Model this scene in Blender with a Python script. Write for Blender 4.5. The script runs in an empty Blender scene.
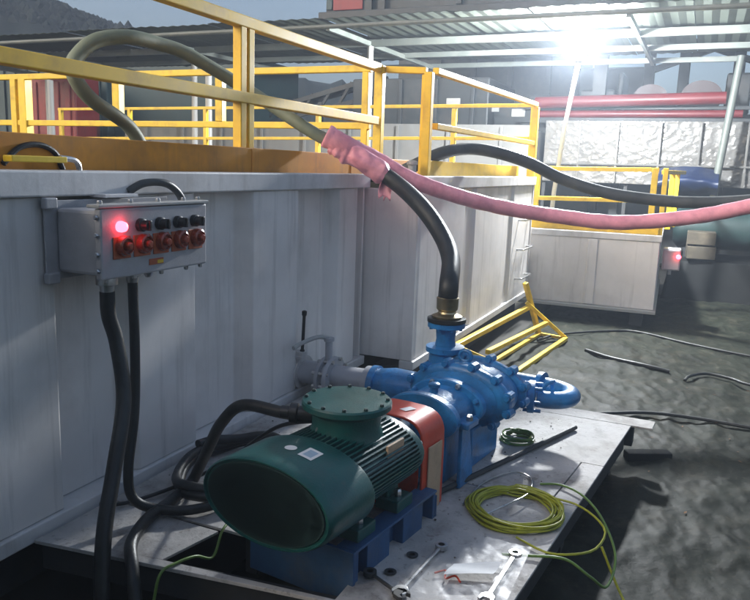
import bpy, math, random
from mathutils import Vector, Matrix, noise
random.seed(7)
R = math.radians
PI = math.pi
sc = bpy.context.scene
C = sc.collection

# ------------------------------------------------------------------ camera
cd = bpy.data.cameras.new('camera')
cd.sensor_fit = 'HORIZONTAL'; cd.sensor_width = 36.0; cd.lens = 740.0 / 750.0 * 36.0
cd.clip_start = 0.05; cd.clip_end = 3000
cam = bpy.data.objects.new('camera', cd); C.objects.link(cam)
cam.matrix_world = Matrix(((0.402743, 0.148893, -0.903122, 0.0),
                           (-0.914665, 0.102575, -0.39098, 0.0),
                           (0.034423, 0.983519, 0.177499, 1.85),
                           (0, 0, 0, 1)))
sc.camera = cam
# ------------------------------------------------------------------ sky, sun, exposure (dusk)
SUN_DIR = Vector((-0.70, 0.52, 0.42)).normalized()          # towards the sun
w = bpy.data.worlds.new('World'); sc.world = w; w.use_nodes = True
nt = w.node_tree; nt.nodes.clear()
sky = nt.nodes.new('ShaderNodeTexSky'); sky.sky_type = 'NISHITA'; sky.sun_disc = False
sky.sun_elevation = math.asin(SUN_DIR.z); sky.sun_rotation = math.atan2(SUN_DIR.x, SUN_DIR.y)
sky.air_density = 1.0; sky.dust_density = 4.0; sky.ozone_density = 1.5
bg = nt.nodes.new('ShaderNodeBackground'); bg.inputs['Strength'].default_value = 0.11
ow = nt.nodes.new('ShaderNodeOutputWorld')
nt.links.new(sky.outputs[0], bg.inputs['Color']); nt.links.new(bg.outputs[0], ow.inputs['Surface'])
sl = bpy.data.lights.new('sun', 'SUN'); sl.energy = 0.8; sl.angle = R(25); sl.color = (1.0, 0.96, 0.9)
so = bpy.data.objects.new('sun', sl); C.objects.link(so)
so.rotation_euler = SUN_DIR.to_track_quat('Z', 'Y').to_euler(); so.location = (-10, 10, 12)
sc.view_settings.view_transform = 'Standard'; sc.view_settings.look = 'None'
sc.view_settings.gamma = 1.0; sc.view_settings.exposure = 0.8
sc.cycles.use_denoising = True
sc.cycles.max_bounces = 5; sc.cycles.diffuse_bounces = 2; sc.cycles.glossy_bounces = 2
sc.cycles.use_adaptive_sampling = True; sc.cycles.adaptive_threshold = 0.03
sc.cycles.transparent_max_bounces = 12; sc.cycles.sample_clamp_indirect = 6.0

# ------------------------------------------------------------------ materials
def mat(name, col, rough=0.5, metal=0.0, var=0.25, scale=3.0, dirt=None, dirt_amt=0.5, dscale=2.0,
        streak=0.0, bump=0.0, bscale=60.0, spec=0.5, fine=0.0, coat=0.0, wrinkle=0.0):
    m = bpy.data.materials.new(name); m.use_nodes = True
    n = m.node_tree; L = n.links; b = n.nodes['Principled BSDF']
    b.inputs['Roughness'].default_value = rough; b.inputs['Metallic'].default_value = metal
    b.inputs['Specular IOR Level'].default_value = spec
    if coat: b.inputs['Coat Weight'].default_value = coat; b.inputs['Coat Roughness'].default_value = 0.15
    g = n.nodes.new('ShaderNodeNewGeometry')
    tx = n.nodes.new('ShaderNodeTexNoise'); tx.inputs['Scale'].default_value = scale
    tx.inputs['Detail'].default_value = 6; tx.inputs['Roughness'].default_value = 0.6
    L.new(g.outputs['Position'], tx.inputs['Vector'])
    mr = n.nodes.new('ShaderNodeMapRange'); mr.inputs['From Min'].default_value = 0.3; mr.inputs['From Max'].default_value = 0.7
    mr.inputs['To Min'].default_value = 1 - var; mr.inputs['To Max'].default_value = 1 + var * 0.6
    L.new(tx.outputs['Fac'], mr.inputs['Value'])
    mul = n.nodes.new('ShaderNodeVectorMath'); mul.operation = 'SCALE'
    mul.inputs[0].default_value = col[:3]; L.new(mr.outputs[0], mul.inputs['Scale'])
    out = mul.outputs[0]
    def layer(src, vec_scale, lo, hi, colr, amt, nscale, detail=8):
        mp = n.nodes.new('ShaderNodeMapping'); mp.inputs['Scale'].default_value = vec_scale
        L.new(g.outputs['Position'], mp.inputs['Vector'])
        t = n.nodes.new('ShaderNodeTexNoise'); t.inputs['Scale'].default_value = nscale
        t.inputs['Detail'].default_value = detail; t.inputs['Roughness'].default_value = 0.65
        L.new(mp.outputs[0], t.inputs['Vector'])
        r = n.nodes.new('ShaderNodeMapRange'); r.inputs['From Min'].default_value = lo; r.inputs['From Max'].default_value = hi
        r.inputs['To Max'].default_value = amt
        L.new(t.outputs['Fac'], r.inputs['Value'])
        mx = n.nodes.new('ShaderNodeMix'); mx.data_type = 'RGBA'
        L.new(r.outputs[0], mx.inputs['Factor']); L.new(src, mx.inputs[6]); mx.inputs[7].default_value = (*colr[:3], 1)
        return mx.outputs[2], r.outputs[0]
    dm = None
    if dirt:
        out, dm = layer(out, (1, 1, 1), 0.5, 0.72, dirt, dirt_amt, dscale)
    if streak and dirt:
        out, _ = layer(out, (9, 9, 0.55), 0.53, 0.75, dirt, streak, 1.6)
    if fine and dirt:
        out, _ = layer(out, (1, 1, 1), 0.58, 0.66, dirt, fine, 28.0, 4)
    L.new(out, b.inputs['Base Color'])
    rr = n.nodes.new('ShaderNodeMapRange'); rr.inputs['To Min'].default_value = max(0.02, rough - 0.13); rr.inputs['To Max'].default_value = min(1, rough + 0.16)
    L.new(tx.outputs['Fac'], rr.inputs['Value']); L.new(rr.outputs[0], b.inputs['Roughness'])
    if bump:
        t2 = n.nodes.new('ShaderNodeTexNoise'); t2.inputs['Scale'].default_value = bscale; t2.inputs['Detail'].default_value = 5; t2.inputs['Distortion'].default_value = wrinkle
        L.new(g.outputs['Position'], t2.inputs['Vector'])
        bp = n.nodes.new('ShaderNodeBump'); bp.inputs['Strength'].default_value = bump; bp.inputs['Distance'].default_value = 0.01
        L.new(t2.outputs['Fac'], bp.inputs['Height']); L.new(bp.outputs[0], b.inputs['Normal'])
    return m
def emit(name, col, s):
    m = bpy.data.materials.new(name); m.use_nodes = True
    b = m.node_tree.nodes['Principled BSDF']
    b.inputs['Base Color'].default_value = (*col, 1); b.inputs['Emission Color'].default_value = (*col, 1)
    b.inputs['Emission Strength'].default_value = s
    return m

DIRT = (0.09, 0.075, 0.06)
M = {}
M['tank'] = mat('tank_grey_paint', (0.80, 0.755, 0.715), 0.48, 0, 0.14, 1.3, (0.30, 0.27, 0.23), 0.35, 1.1, 0.45, 0.12, 5)
M['tank_rim'] = mat('tank_rim_paint', (0.72, 0.695, 0.675), 0.45, 0, 0.16, 2, (0.2, 0.17, 0.14), 0.45, 2.2, 0.3, 0.1, 30)
M['yellow'] = mat('yellow_rail_paint', (0.84, 0.56, 0.02), 0.42, 0, 0.15, 5, (0.28, 0.13, 0.03), 0.45, 6, 0, 0.08, 80)
M['orange'] = mat('orange_kick_plate_paint', (0.74, 0.29, 0.012), 0.62, 0, 0.2, 2, (0.17, 0.075, 0.03), 0.5, 2.5, 0.3, 0.03, 30)
M['orange_rail'] = mat('orange_rail_paint', (0.84, 0.51, 0.015), 0.55, 0, 0.2, 4, (0.38, 0.16, 0.02), 0.45, 5, 0, 0.02, 50)
M['motor'] = mat('motor_teal_paint', (0.005, 0.085, 0.076), 0.33, 0, 0.25, 6, (0.05, 0.075, 0.065), 0.5, 4, 0, 0.12, 120, coat=0.05, fine=0.3)
M['motor_dark'] = mat('motor_shaded_teal_paint', (0.003, 0.026, 0.025), 0.6, 0, 0.25, 6)  # grille holes and the shade on the motor's rear face are in this colour
M['blue'] = mat('pump_blue_paint', (0.016, 0.20, 0.48), 0.36, 0, 0.4, 6, (0.02, 0.07, 0.14), 0.7, 4, 0, 0.2, 70, coat=0.12, fine=0.35)
M['blue_dark'] = mat('base_blue_paint', (0.03, 0.095, 0.22), 0.5, 0, 0.3, 5, (0.10, 0.11, 0.12), 0.6, 4, 0, 0.12, 80)
M['red'] = mat('guard_red_paint', (0.66, 0.06, 0.022), 0.35, 0, 0.2, 6, (0.2, 0.03, 0.02), 0.5, 5, 0, 0.06, 90)
M['mesh_cream'] = mat('guard_mesh_paint', (0.56, 0.38, 0.24), 0.6, 0, 0.25, 9, (0.25, 0.1, 0.05), 0.5, 9, 0, 0.2, 150)
M['steel'] = mat('bare_steel', (0.55, 0.55, 0.55), 0.3, 1.0, 0.2, 20, (0.2, 0.15, 0.1), 0.5, 12)
M['brass'] = mat('ferrule_metal', (0.42, 0.34, 0.20), 0.35, 1.0, 0.3, 12, (0.1, 0.08, 0.05), 0.5, 10)
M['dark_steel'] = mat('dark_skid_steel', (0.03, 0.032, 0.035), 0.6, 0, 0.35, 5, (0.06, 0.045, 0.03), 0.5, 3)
M['rubber'] = mat('black_rubber', (0.012, 0.013, 0.013), 0.45, 0, 0.3, 8, (0.04, 0.042, 0.04), 0.6, 5, 0, 0.15, 90)
M['rubber_grey'] = mat('grey_hose_rubber', (0.05, 0.055, 0.055), 0.5, 0, 0.3, 5, (0.10, 0.10, 0.09), 0.6, 4, 0, 0.15, 90)
M['hose_green'] = mat('dusty_green_hose', (0.20, 0.225, 0.15), 0.55, 0, 0.25, 4, (0.2, 0.2, 0.16), 0.5, 4, 0, 0.15, 80)
M['pink'] = mat('pink_hose_fabric', (0.95, 0.38, 0.45), 0.38, 0, 0.2, 7, (0.42, 0.08, 0.13), 0.45, 5, 0, 0.2, 70)
M['pipe_grey'] = mat('suction_pipe_paint', (0.42, 0.42, 0.44), 0.42, 0, 0.15, 6, (0.2, 0.18, 0.16), 0.4, 6)
M['boxgrey'] = mat('control_box_paint', (0.42, 0.41, 0.42), 0.4, 0, 0.12, 5, (0.22, 0.2, 0.18), 0.35, 6, 0, 0.08, 120)
M['lens'] = mat('button_red_orange', (0.32, 0.045, 0.012), 0.25, 0, 0.25, 30, coat=0.5)
M['knob'] = mat('black_knob', (0.015, 0.015, 0.016), 0.35, 0, 0.2, 30)
M['white'] = mat('white_post_paint', (0.38, 0.38, 0.365), 0.5, 0, 0.15, 4, (0.3, 0.27, 0.22), 0.5, 4, 0.3)
M['paper'] = mat('white_paper', (0.75, 0.75, 0.74), 0.7, 0, 0.06, 20)
M['wire'] = mat('yellow_green_wire', (0.36, 0.37, 0.02), 0.4, 0, 0.2, 30)
M['wire_green'] = mat('green_wire', (0.14, 0.24, 0.05), 0.4, 0, 0.25, 20)
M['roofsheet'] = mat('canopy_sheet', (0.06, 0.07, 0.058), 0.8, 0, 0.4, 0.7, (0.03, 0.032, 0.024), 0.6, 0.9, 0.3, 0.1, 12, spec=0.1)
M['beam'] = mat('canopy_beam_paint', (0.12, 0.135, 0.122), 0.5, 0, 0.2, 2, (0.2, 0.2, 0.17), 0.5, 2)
M['teal_dark'] = mat('dark_teal_container_paint', (0.022, 0.055, 0.06), 0.5, 0, 0.3, 1, (0.02, 0.03, 0.03), 0.5, 1, 0.4)
M['container_red'] = mat('red_container_paint', (0.26, 0.02, 0.02), 0.5, 0, 0.25, 1, (0.07, 0.02, 0.02), 0.5, 1.5, 0.4)
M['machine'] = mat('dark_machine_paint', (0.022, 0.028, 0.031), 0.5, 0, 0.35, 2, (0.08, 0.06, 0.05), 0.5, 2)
M['pipe_red'] = mat('red_pipe_paint', (0.15, 0.012, 0.015), 0.4, 0, 0.25, 2, (0.15, 0.03, 0.03), 0.5, 2)
M['reel'] = mat('reel_dark_red', (0.03, 0.012, 0.014), 0.5, 0, 0.3, 3, (0.05, 0.03, 0.03), 0.5, 3)
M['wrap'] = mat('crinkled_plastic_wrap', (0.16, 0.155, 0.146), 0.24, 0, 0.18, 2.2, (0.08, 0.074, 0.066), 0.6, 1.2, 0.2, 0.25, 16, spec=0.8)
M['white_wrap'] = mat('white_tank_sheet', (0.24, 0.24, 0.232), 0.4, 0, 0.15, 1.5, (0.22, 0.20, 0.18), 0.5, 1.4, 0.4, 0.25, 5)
M['teal_tarp'] = mat('teal_tarp_cloth', (0.014, 0.034, 0.033), 0.5, 0, 0.25, 2, (0.04, 0.08, 0.08), 0.5, 2, 0, 0.3, 12)
M['blue_tarp'] = mat('blue_tarp_cloth', (0.003, 0.012, 0.05), 0.45, 0, 0.25, 2, (0.01, 0.03, 0.1), 0.5, 2, 0, 0.3, 12)
M['beige'] = mat('beige_carton', (0.075, 0.063, 0.045), 0.75, 0, 0.15, 5, (0.2, 0.16, 0.11), 0.4, 5)
M['orange_panel'] = mat('orange_panel_paint', (0.45, 0.10, 0.03), 0.5, 0, 0.2, 3)
M['forest'] = mat('hill_forest_leaves', (0.014, 0.024, 0.020), 0.9, 0, 0.4, 0.15)
M['soil'] = mat('dark_soil', (0.035, 0.032, 0.027), 0.85, 0, 0.35, 0.8, (0.02, 0.02, 0.018), 0.5, 0.5)
M['tarp'] = mat('black_green_ground_sheet', (0.022, 0.025, 0.018), 0.60, 0, 0.5, 3.6, (0.060, 0.054, 0.038), 0.7, 4.5, 0, 0.35, 24, spec=0.10, fine=0.455, wrinkle=0.5)
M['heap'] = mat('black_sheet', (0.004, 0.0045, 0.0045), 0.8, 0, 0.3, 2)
M['deck'] = mat('worn_deck_plate', (0.50, 0.475, 0.45), 0.62, 0.0, 0.35, 3.0, (0.11, 0.085, 0.065), 0.9, 3.2, 0, 0.35, 45, fine=0.4, spec=0.25)
M['checker'] = M['deck']

def glass_film():
    m = bpy.data.materials.new('clear_plastic_film'); m.use_nodes = True
    n = m.node_tree; n.nodes.clear()
    o = n.nodes.new('ShaderNodeOutputMaterial'); mx = n.nodes.new('ShaderNodeMixShader')
    t = n.nodes.new('ShaderNodeBsdfTransparent'); g = n.nodes.new('ShaderNodeBsdfGlossy')
    g.inputs['Roughness'].default_value = 0.38; g.inputs['Color'].default_value = (0.9, 0.9, 0.92, 1)
    mx.inputs[0].default_value = 0.04
    n.links.new(t.outputs[0], mx.inputs[1]); n.links.new(g.outputs[0], mx.inputs[2]); n.links.new(mx.outputs[0], o.inputs['Surface'])
    return m
M['film'] = glass_film()

# ------------------------------------------------------------------ mesh builder
class MB:
    def __init__(s): s.v = []; s.f = []
    def add(s, vs, fs):
        o = len(s.v); s.v += [tuple(v) for v in vs]; s.f += [tuple(i + o for i in f) for f in fs]; return s
    def box(s, a, b):
        x0, y0, z0 = a; x1, y1, z1 = b
        return s.add([(x0,y0,z0),(x1,y0,z0),(x1,y1,z0),(x0,y1,z0),(x0,y0,z1),(x1,y0,z1),(x1,y1,z1),(x0,y1,z1)],
                     [(3,2,1,0),(4,5,6,7),(0,1,5,4),(1,2,6,5),(2,3,7,6),(3,0,4,7)])
    def cbox(s, c, d, rz=0):
        cs, sn = math.cos(rz), math.sin(rz); vs = []
        for z in (-.5, .5):
            for x, y in ((-.5,-.5),(.5,-.5),(.5,.5),(-.5,.5)):
                px, py = x*d[0], y*d[1]
                vs.append((c[0]+cs*px-sn*py, c[1]+sn*px+cs*py, c[2]+z*d[2]))
        return s.add(vs, [(3,2,1,0),(4,5,6,7),(0,1,5,4),(1,2,6,5),(2,3,7,6),(3,0,4,7)])
    def beam(s, p, q, wd, ht, up=(0,0,1)):
        p = Vector(p); q = Vector(q); d = (q-p).normalized(); u = Vector(up)
        if abs(d.dot(u)) > 0.97: u = Vector((1,0,0))
        a = d.cross(u).normalized(); b = a.cross(d).normalized(); vs = []
        for e in (p, q):
            for i, j in ((-1,-1),(1,-1),(1,1),(-1,1)): vs.append(e + a*(i*wd/2) + b*(j*ht/2))
        return s.add(vs, [(3,2,1,0),(4,5,6,7),(0,1,5,4),(1,2,6,5),(2,3,7,6),(3,0,4,7)])
    def prism(s, pts, z0, z1):
        n = len(pts); vs = [(x,y,z0) for x,y in pts] + [(x,y,z1) for x,y in pts]
        return s.add(vs, [tuple(reversed(range(n))), tuple(range(n,2*n))] + [(i,(i+1)%n,n+(i+1)%n,n+i) for i in range(n)])
    def lathe(s, prof, n=40, o=(0,0,0), ax=(1,0,0), up=(0,0,1), q=1.0):
        # prof: (along, radius); q squashes the radius in the 'up' direction
        o = Vector(o); ax = Vector(ax).normalized(); up = Vector(up); a = up.cross(ax).normalized(); b = ax.cross(a)
        vs = []; fs = []
        for (h, r) in prof:
            for k in range(n):
                t = 2*PI*k/n
                vs.append(o + ax*h + a*(r*math.cos(t)) + b*(r*q*math.sin(t)))
        m = len(prof)
        for i in range(m-1):
            for k in range(n):
                k2 = (k+1) % n; fs.append((i*n+k, i*n+k2, (i+1)*n+k2, (i+1)*n+k))
        if prof[0][1] > 1e-6: fs.append(tuple(reversed(range(n))))
        if prof[-1][1] > 1e-6: fs.append(tuple(range((m-1)*n, m*n)))
        return s.add(vs, fs)
    def tube(s, path, r, n=12, q=1.0, cap=True):
        P = [Vector(p) for p in path]; rr = r if isinstance(r, (list, tuple)) else [r]*len(P)
        vs = []; fs = []; a = None
        for i, p in enumerate(P):
            d = (P[min(i+1,len(P)-1)] - P[max(i-1,0)]).normalized()
            if a is None:
                u = Vector((0,0,1)) if abs(d.z) < 0.9 else Vector((1,0,0)); a = d.cross(u).normalized()
            else:
                a = (a - d*a.dot(d)).normalized()
            b = d.cross(a)
            for k in range(n):
                t = 2*PI*k/n; off = a*math.cos(t)*rr[i] + b*math.sin(t)*rr[i]
                off.z *= q
                vs.append(p + off)
        for i in range(len(P)-1):
            for k in range(n):
                k2 = (k+1) % n; fs.append((i*n+k, i*n+k2, (i+1)*n+k2, (i+1)*n+k))
        if cap: fs += [tuple(reversed(range(n))), tuple(range((len(P)-1)*n, len(P)*n))]
        return s.add(vs, fs)
    def grid(s, fn, nu, nv):
        vs = [fn(i/nu, j/nv) for i in range(nu+1) for j in range(nv+1)]
        return s.add(vs, [(i*(nv+1)+j, (i+1)*(nv+1)+j, (i+1)*(nv+1)+j+1, i*(nv+1)+j+1) for i in range(nu) for j in range(nv)])
def spline(pts, sub=8):
    P = [Vector(p) for p in pts]; P = [P[0]*2-P[1]] + P + [P[-1]*2-P[-2]]; out = []
    for i in range(1, len(P)-2):
        a, b, c, d = P[i-1:i+3]
        for k in range(sub):
            t = k/sub
            out.append(0.5*((2*b)+(c-a)*t+(2*a-5*b+4*c-d)*t*t+(3*b-a-3*c+d)*t**3))
    out.append(P[-2]); return out
def obj(name, mb, m, parent=None, smooth=False, bevel=0.0, ang=35):
    me = bpy.data.meshes.new(name); me.from_pydata([tuple(v) for v in mb.v], [], mb.f)
    me.materials.append(M[m] if isinstance(m, str) else m)
    if smooth:
        me.polygons.foreach_set('use_smooth', [True]*len(me.polygons)); me.set_sharp_from_angle(angle=R(ang))
    me.update()
    o = bpy.data.objects.new(name, me); C.objects.link(o)
    if parent: o.parent = parent
    if bevel:
        b = o.modifiers.new('bevel', 'BEVEL'); b.width = bevel; b.segments = 2; b.limit_method = 'ANGLE'; b.angle_limit = R(40)
    return o
def tag(o, label, cat, group=None, kind=None):
    if label: o['label'] = label
    if cat: o['category'] = cat
    if group: o['group'] = group
    if kind: o['kind'] = kind
    return o
def thing(name, label, cat, loc=(0,0,0), rz=0.0, group=None):
    o = bpy.data.objects.new(name, None); C.objects.link(o); o.location = loc; o.rotation_euler = (0,0,rz)
    o.empty_display_size = 0.1
    return tag(o, label, cat, group)
def child_copy(src, parent, loc=(0,0,0), rz=0.0):
    c = src.copy(); C.objects.link(c); c.parent = parent; c.location = loc; c.rotation_euler = (0,0,rz); return c
def bolt_mb(r, h, ax=(0,0,1), o=(0,0,0), up=(1,0,0)):
    return MB().lathe([(0, r), (h*0.7, r), (h, r*0.7)], 6, o, ax, up)
def struct(o): o['kind'] = 'structure'; return o
Q = 0.58      # round parts in this place are wider than they are tall

# ================================================================== ground
gm = MB().add([(-400,-400,-0.03),(900,-400,-0.03),(900,900,-0.03),(-400,900,-0.03)], [(0,1,2,3)])
struct(obj('ground', gm, 'soil'))
def tarp_z(x, y):
    p = Vector((x, y, 0))
    z = 0.022*noise.fractal(p*0.8, 1.0, 2.0, 3)
    fw = noise.ridged_multi_fractal(Vector((x*3.1-1.2*y, y*5.2, 9.1)), 0.8, 2.1, 3, 0.9, 2.0)
    rd = noise.ridged_multi_fractal(Vector((x*1.3 + 0.5*y, y*2.4 - 0.3*x, 3.1)), 0.9, 2.1, 4, 0.9, 2.0)
    f2 = noise.ridged_multi_fractal(Vector((x*6.3+2.0*y, y*8.7-x, 5.5)), 0.7, 2.1, 3, 0.9, 2.0)
    z += 0.0028*(f2-1.0)*max(0.15, 0.5+noise.noise(p*0.9))
    z += 0.016*(rd-1.0) + 0.011*(fw-1.0)
    z += 0.012*math.sin(x*8.5 + 2.2*noise.noise(p*1.7))*max(0, noise.noise(p*0.6 + Vector((4,4,4))) + 0.25)
    return max(-0.025, z + 0.012)
tm = MB().grid(lambda u, v: (lambda x, y: (x, y, tarp_z(x, y)))(0.6 + 11.9*u, -3.4 + 5.2*v), 640, 330)
struct(obj('ground_sheet', tm, 'tarp', smooth=True, ang=80))['label'] = 'black wrinkled plastic sheet covering the ground beside the steel platform'

# hill and forest, far left
hill = MB()
def ridge(a):      # tan of elevation against azimuth in degrees
    pts = [(20,.085),(36,.118),(39.6,.1400),(40.6,.1410),(41.9,.1465),(44.2,.1575),(46.1,.168),(47.0,.174),(49.7,.187),(58,.215),(75,.20)]
    for (a0,h0),(a1,h1) in zip(pts, pts[1:]):
        if a0 <= a <= a1: return 0.007 + h0 + (h1-h0)*(a-a0)/(a1-a0)
    return pts[0][1] if a < pts[0][0] else pts[-1][1]
def hpt(u, v):
    a = 20 + 55*u; h = ridge(a); prof = [0, .55, .9, 1.0, .8, .3]; ds = [44, 48, 53, 58, 68, 84]
    i = min(int(v*5+1e-6), 5); d = ds[i]
    z = 1.85 + h*58*prof[i] - 0.2 if i else -0.5
    return (d*math.cos(R(a)), d*math.sin(R(a)), z + (1*noise.noise(Vector((a*0.7, v*3, 0))) if 0 < i < 3 else 0))
hill.grid(hpt, 60, 5)
struct(obj('hill', hill, 'forest', smooth=True))
fm = MB()
ico = [(0,0,1)] + [(math.cos(2*PI*k/6)*.85, math.sin(2*PI*k/6)*.85, .35) for k in range(6)] + [(math.cos(2*PI*(k+.5)/6), math.sin(2*PI*(k+.5)/6), -.35) for k in range(6)] + [(0,0,-.8)]
icf = [(0,1+k,1+(k+1)%6) for k in range(6)] + [(1+k,7+k,1+(k+1)%6) for k in range(6)] + [(7+k,7+(k+1)%6,1+(k+1)%6) for k in range(6)] + [(13,7+(k+1)%6,7+k) for k in range(6)]
for i in range(9000):
    u = random.uniform(0.2, 0.95); v = random.choice([random.uniform(.3,.62), .6, .6])
    j = v*5; a = hpt(u, int(j)/5); b = hpt(u, min(int(j)+1,5)/5); t = j-int(j)
    p = Vector(a).lerp(Vector(b), t); s = random.uniform(.14, .36)
    if random.random() < .08: s *= 1.35
    fm.add([(p.x+x*s*random.uniform(.7,1.2), p.y+y*s*random.uniform(.7,1.2), p.z+z*s*1.2*random.uniform(.7,1.3)) for x,y,z in ico], icf)
tag(obj('forest', fm, 'forest'), 'dark trees covering the hillside against the dusk sky', 'forest', kind='stuff')

# ================================================================== grey mud tanks
def corrugated_wall(x0, x1, yf, z0, z1, ribs, depth, th=0.02, slope=0.07):
    """front face (normal -Y) with proud ribs: list of (xs, xe); returns MB, closed thin sheet"""
    prof = [(x0, depth)]
    for a, b in ribs: prof += [(a, depth), (a+slope, 0), (b-slope, 0), (b, depth)]
    prof.append((x1, depth))
    n = len(prof); mb = MB(); vs = []
    for z in (z0, z1):
        for x, d in prof: vs.append((x, yf+d, z))
    for z in (z0, z1):
        for x, d in prof: vs.append((x, yf+d+th, z))
    fs = []
    for i in range(n-1):
        fs.append((i, i+1, n+i+1, n+i)); fs.append((2*n+i+1, 2*n+i, 3*n+i, 3*n+i+1))
        fs.append((n+i, n+i+1, 3*n+i+1, 3*n+i)); fs.append((i+1, i, 2*n+i, 2*n+i+1))
    fs += [(0, n, 3*n, 2*n), (n-1, 3*n-1, 4*n-1, 2*n-1)]
    return mb.add(vs, fs)
t1 = thing('mud_tank', 'long grey steel mud tank with ribbed wall behind the green motor', 'tank', (0,0,0.3))
obj('front_wall', corrugated_wall(0.6, 5.24, 2.385, 0.05, 1.385, [(0.75,1.25),(1.72,2.28),(2.62,3.2),(3.62,4.28),(4.74,5.18)], 0.095), 'tank', t1, bevel=0.006)
obj('end_wall', MB().box((0.57,2.43,0.05),(0.598,4.9,1.385)), 'tank', t1)
obj('end_wall', MB().box((5.242,2.40,0.05),(5.27,4.9,1.385)), 'tank', t1)
obj('rear_wall', MB().box((0.6,4.9,0.05),(5.24,4.93,1.385)), 'tank', t1)
obj('rim_beam', MB().box((0.55,2.36,1.387),(5.29,2.515,1.49)), 'tank_rim', t1, bevel=0.008)
obj('rim_beam', MB().box((0.55,4.86,1.387),(5.29,4.97,1.49)), 'tank_rim', t1, bevel=0.008)
obj('bottom_beam', MB().box((0.55,2.365,-0.02),(5.29,2.53,0.048)), 'tank_rim', t1, bevel=0.006)
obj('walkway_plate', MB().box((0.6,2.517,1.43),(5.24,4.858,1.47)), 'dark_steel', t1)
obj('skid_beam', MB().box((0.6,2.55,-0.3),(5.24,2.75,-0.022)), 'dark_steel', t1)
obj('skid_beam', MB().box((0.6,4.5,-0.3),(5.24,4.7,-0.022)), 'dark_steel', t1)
obj('latch', MB().box((2.05,2.40,1.52),(2.32,2.45,1.545)), 'yellow', t1, bevel=0.004)
obj('hook', MB().tube(spline([(2.3,2.42,1.54),(2.38,2.42,1.53),(2.4,2.42,1.49),(2.36,2.42,1.47)],5), 0.012, 8), 'steel', t1, smooth=True)

t2 = thing('mud_tank', 'pale grey tank standing proud of the ribbed one, beside the yellow steps', 'tank', (0,0,0.3))
obj('front_wall', corrugated_wall(5.335, 9.45, 1.97, 0.05, 1.385, [(5.345,6.6),(6.85,8.2),(8.4,9.44)], 0.025, slope=0.05), 'tank', t2, bevel=0.006)
obj('end_wall', MB().box((5.30,1.965,0.05),(5.333,4.9,1.385)), 'tank', t2, bevel=0.006)
obj('end_wall', MB().box((9.452,1.965,0.05),(9.48,4.9,1.385)), 'tank', t2)
obj('rear_wall', MB().box((5.34,4.9,0.05),(9.45,4.93,1.385)), 'tank', t2)
obj('rim_beam', MB().box((5.295,1.945,1.387),(9.49,2.06,1.49)), 'tank_rim', t2, bevel=0.008)
obj('bottom_beam', MB().box((5.295,1.95,-0.02),(9.49,2.07,0.048)), 'tank_rim', t2, bevel=0.006)
obj('walkway_plate', MB().box((5.34,2.062,1.43),(9.45,4.858,1.47)), 'dark_steel', t2)
obj('skid_beam', MB().box((5.35,2.1,-0.3),(9.45,2.3,-0.022)), 'dark_steel', t2)
obj('skid_beam', MB().box((5.35,4.5,-0.3),(9.45,4.7,-0.022)), 'dark_steel', t2)
for zz in (0.28, 0.63, 0.98):
    obj('step_rung', MB().tube(spline([(8.75,1.985,zz),(8.75,1.90,zz+.005),(8.8,1.885,zz+.005),(9.2,1.885,zz+.005),(9.25,1.90,zz+.005),(9.25,1.985,zz)],4), 0.012, 8), 'steel', t2, smooth=True)

# far grey tank beneath the pink hose
t3 = thing('mud_tank', 'low grey tank at the far end with orange board and a small red-lit box', 'tank', (9.62,0.42,0.0), R(2))
obj('front_wall', MB().box((0,0,0.22),(0.025,1.62,1.06)), 'tank', t3, bevel=0.006)
obj('side_wall', MB().box((0.027,0,0.22),(3.1,0.025,1.06)), 'tank', t3, bevel=0.006)
obj('side_wall', MB().box((0.027,1.595,0.22),(3.1,1.62,1.06)), 'tank', t3)
obj('rear_wall', MB().box((3.1,0,0.22),(3.125,1.62,1.06)), 'tank', t3)
obj('rim_beam', MB().box((-0.02,-0.02,1.062),(0.06,1.64,1.14)), 'tank_rim', t3, bevel=0.008)
obj('rim_beam', MB().box((0.062,-0.02,1.062),(3.14,0.06,1.14)), 'tank_rim', t3, bevel=0.008)
obj('rim_beam', MB().box((0.062,1.56,1.062),(3.14,1.64,1.14)), 'tank_rim', t3, bevel=0.008)
obj('bottom_flange', MB().box((-0.10,-0.03,0.18),(3.14,1.66,0.218)), 'white', t3, bevel=0.005)
obj('deck_plate', MB().box((0.062,0.062,1.07),(3.1,1.558,1.09)), 'dark_steel', t3)
obj('stiffener', MB().box((-0.022,0.72,0.225),(-0.001,0.84,1.055)), 'tank', t3, bevel=0.008)
for yy in (0.12, 1.35): obj('skid_beam', MB().box((0.05,yy,-0.02),(3.0,yy+.15,0.178)), 'dark_steel', t3)
obj('kick_board', MB().box((0.062,0.03,1.142),(0.082,1.63,1.30)), 'orange_rail', t3, bevel=0.004)

jb = thing('junction_box', 'small grey box glowing red on the side of the far tank', 'electric box', (9.85,0.385,0.70), R(2))
obj('case', MB().box((0,-0.21,0),(0.24,-0.001,0.27)), 'boxgrey', jb, bevel=0.01)
obj('cover', MB().box((-0.02,-0.20,0.015),(-0.001,-0.02,0.255)), 'boxgrey', jb, bevel=0.006)
obj('indicator_lamp', MB().lathe([(0,.028),(.02,.03),(.035,.022),(.042,0)], 16, (-0.021,-0.185,0.18), (-1,0,0)), emit('red_indicator_far', (1.0,0.03,0.05), 14), jb, smooth=True)
obj('gland', MB().lathe([(0,.02),(.06,.02)], 12, (0.1,-0.1,-0.001), (0,0,-1), (1,0,0)), 'steel', jb, smooth=True)

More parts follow.
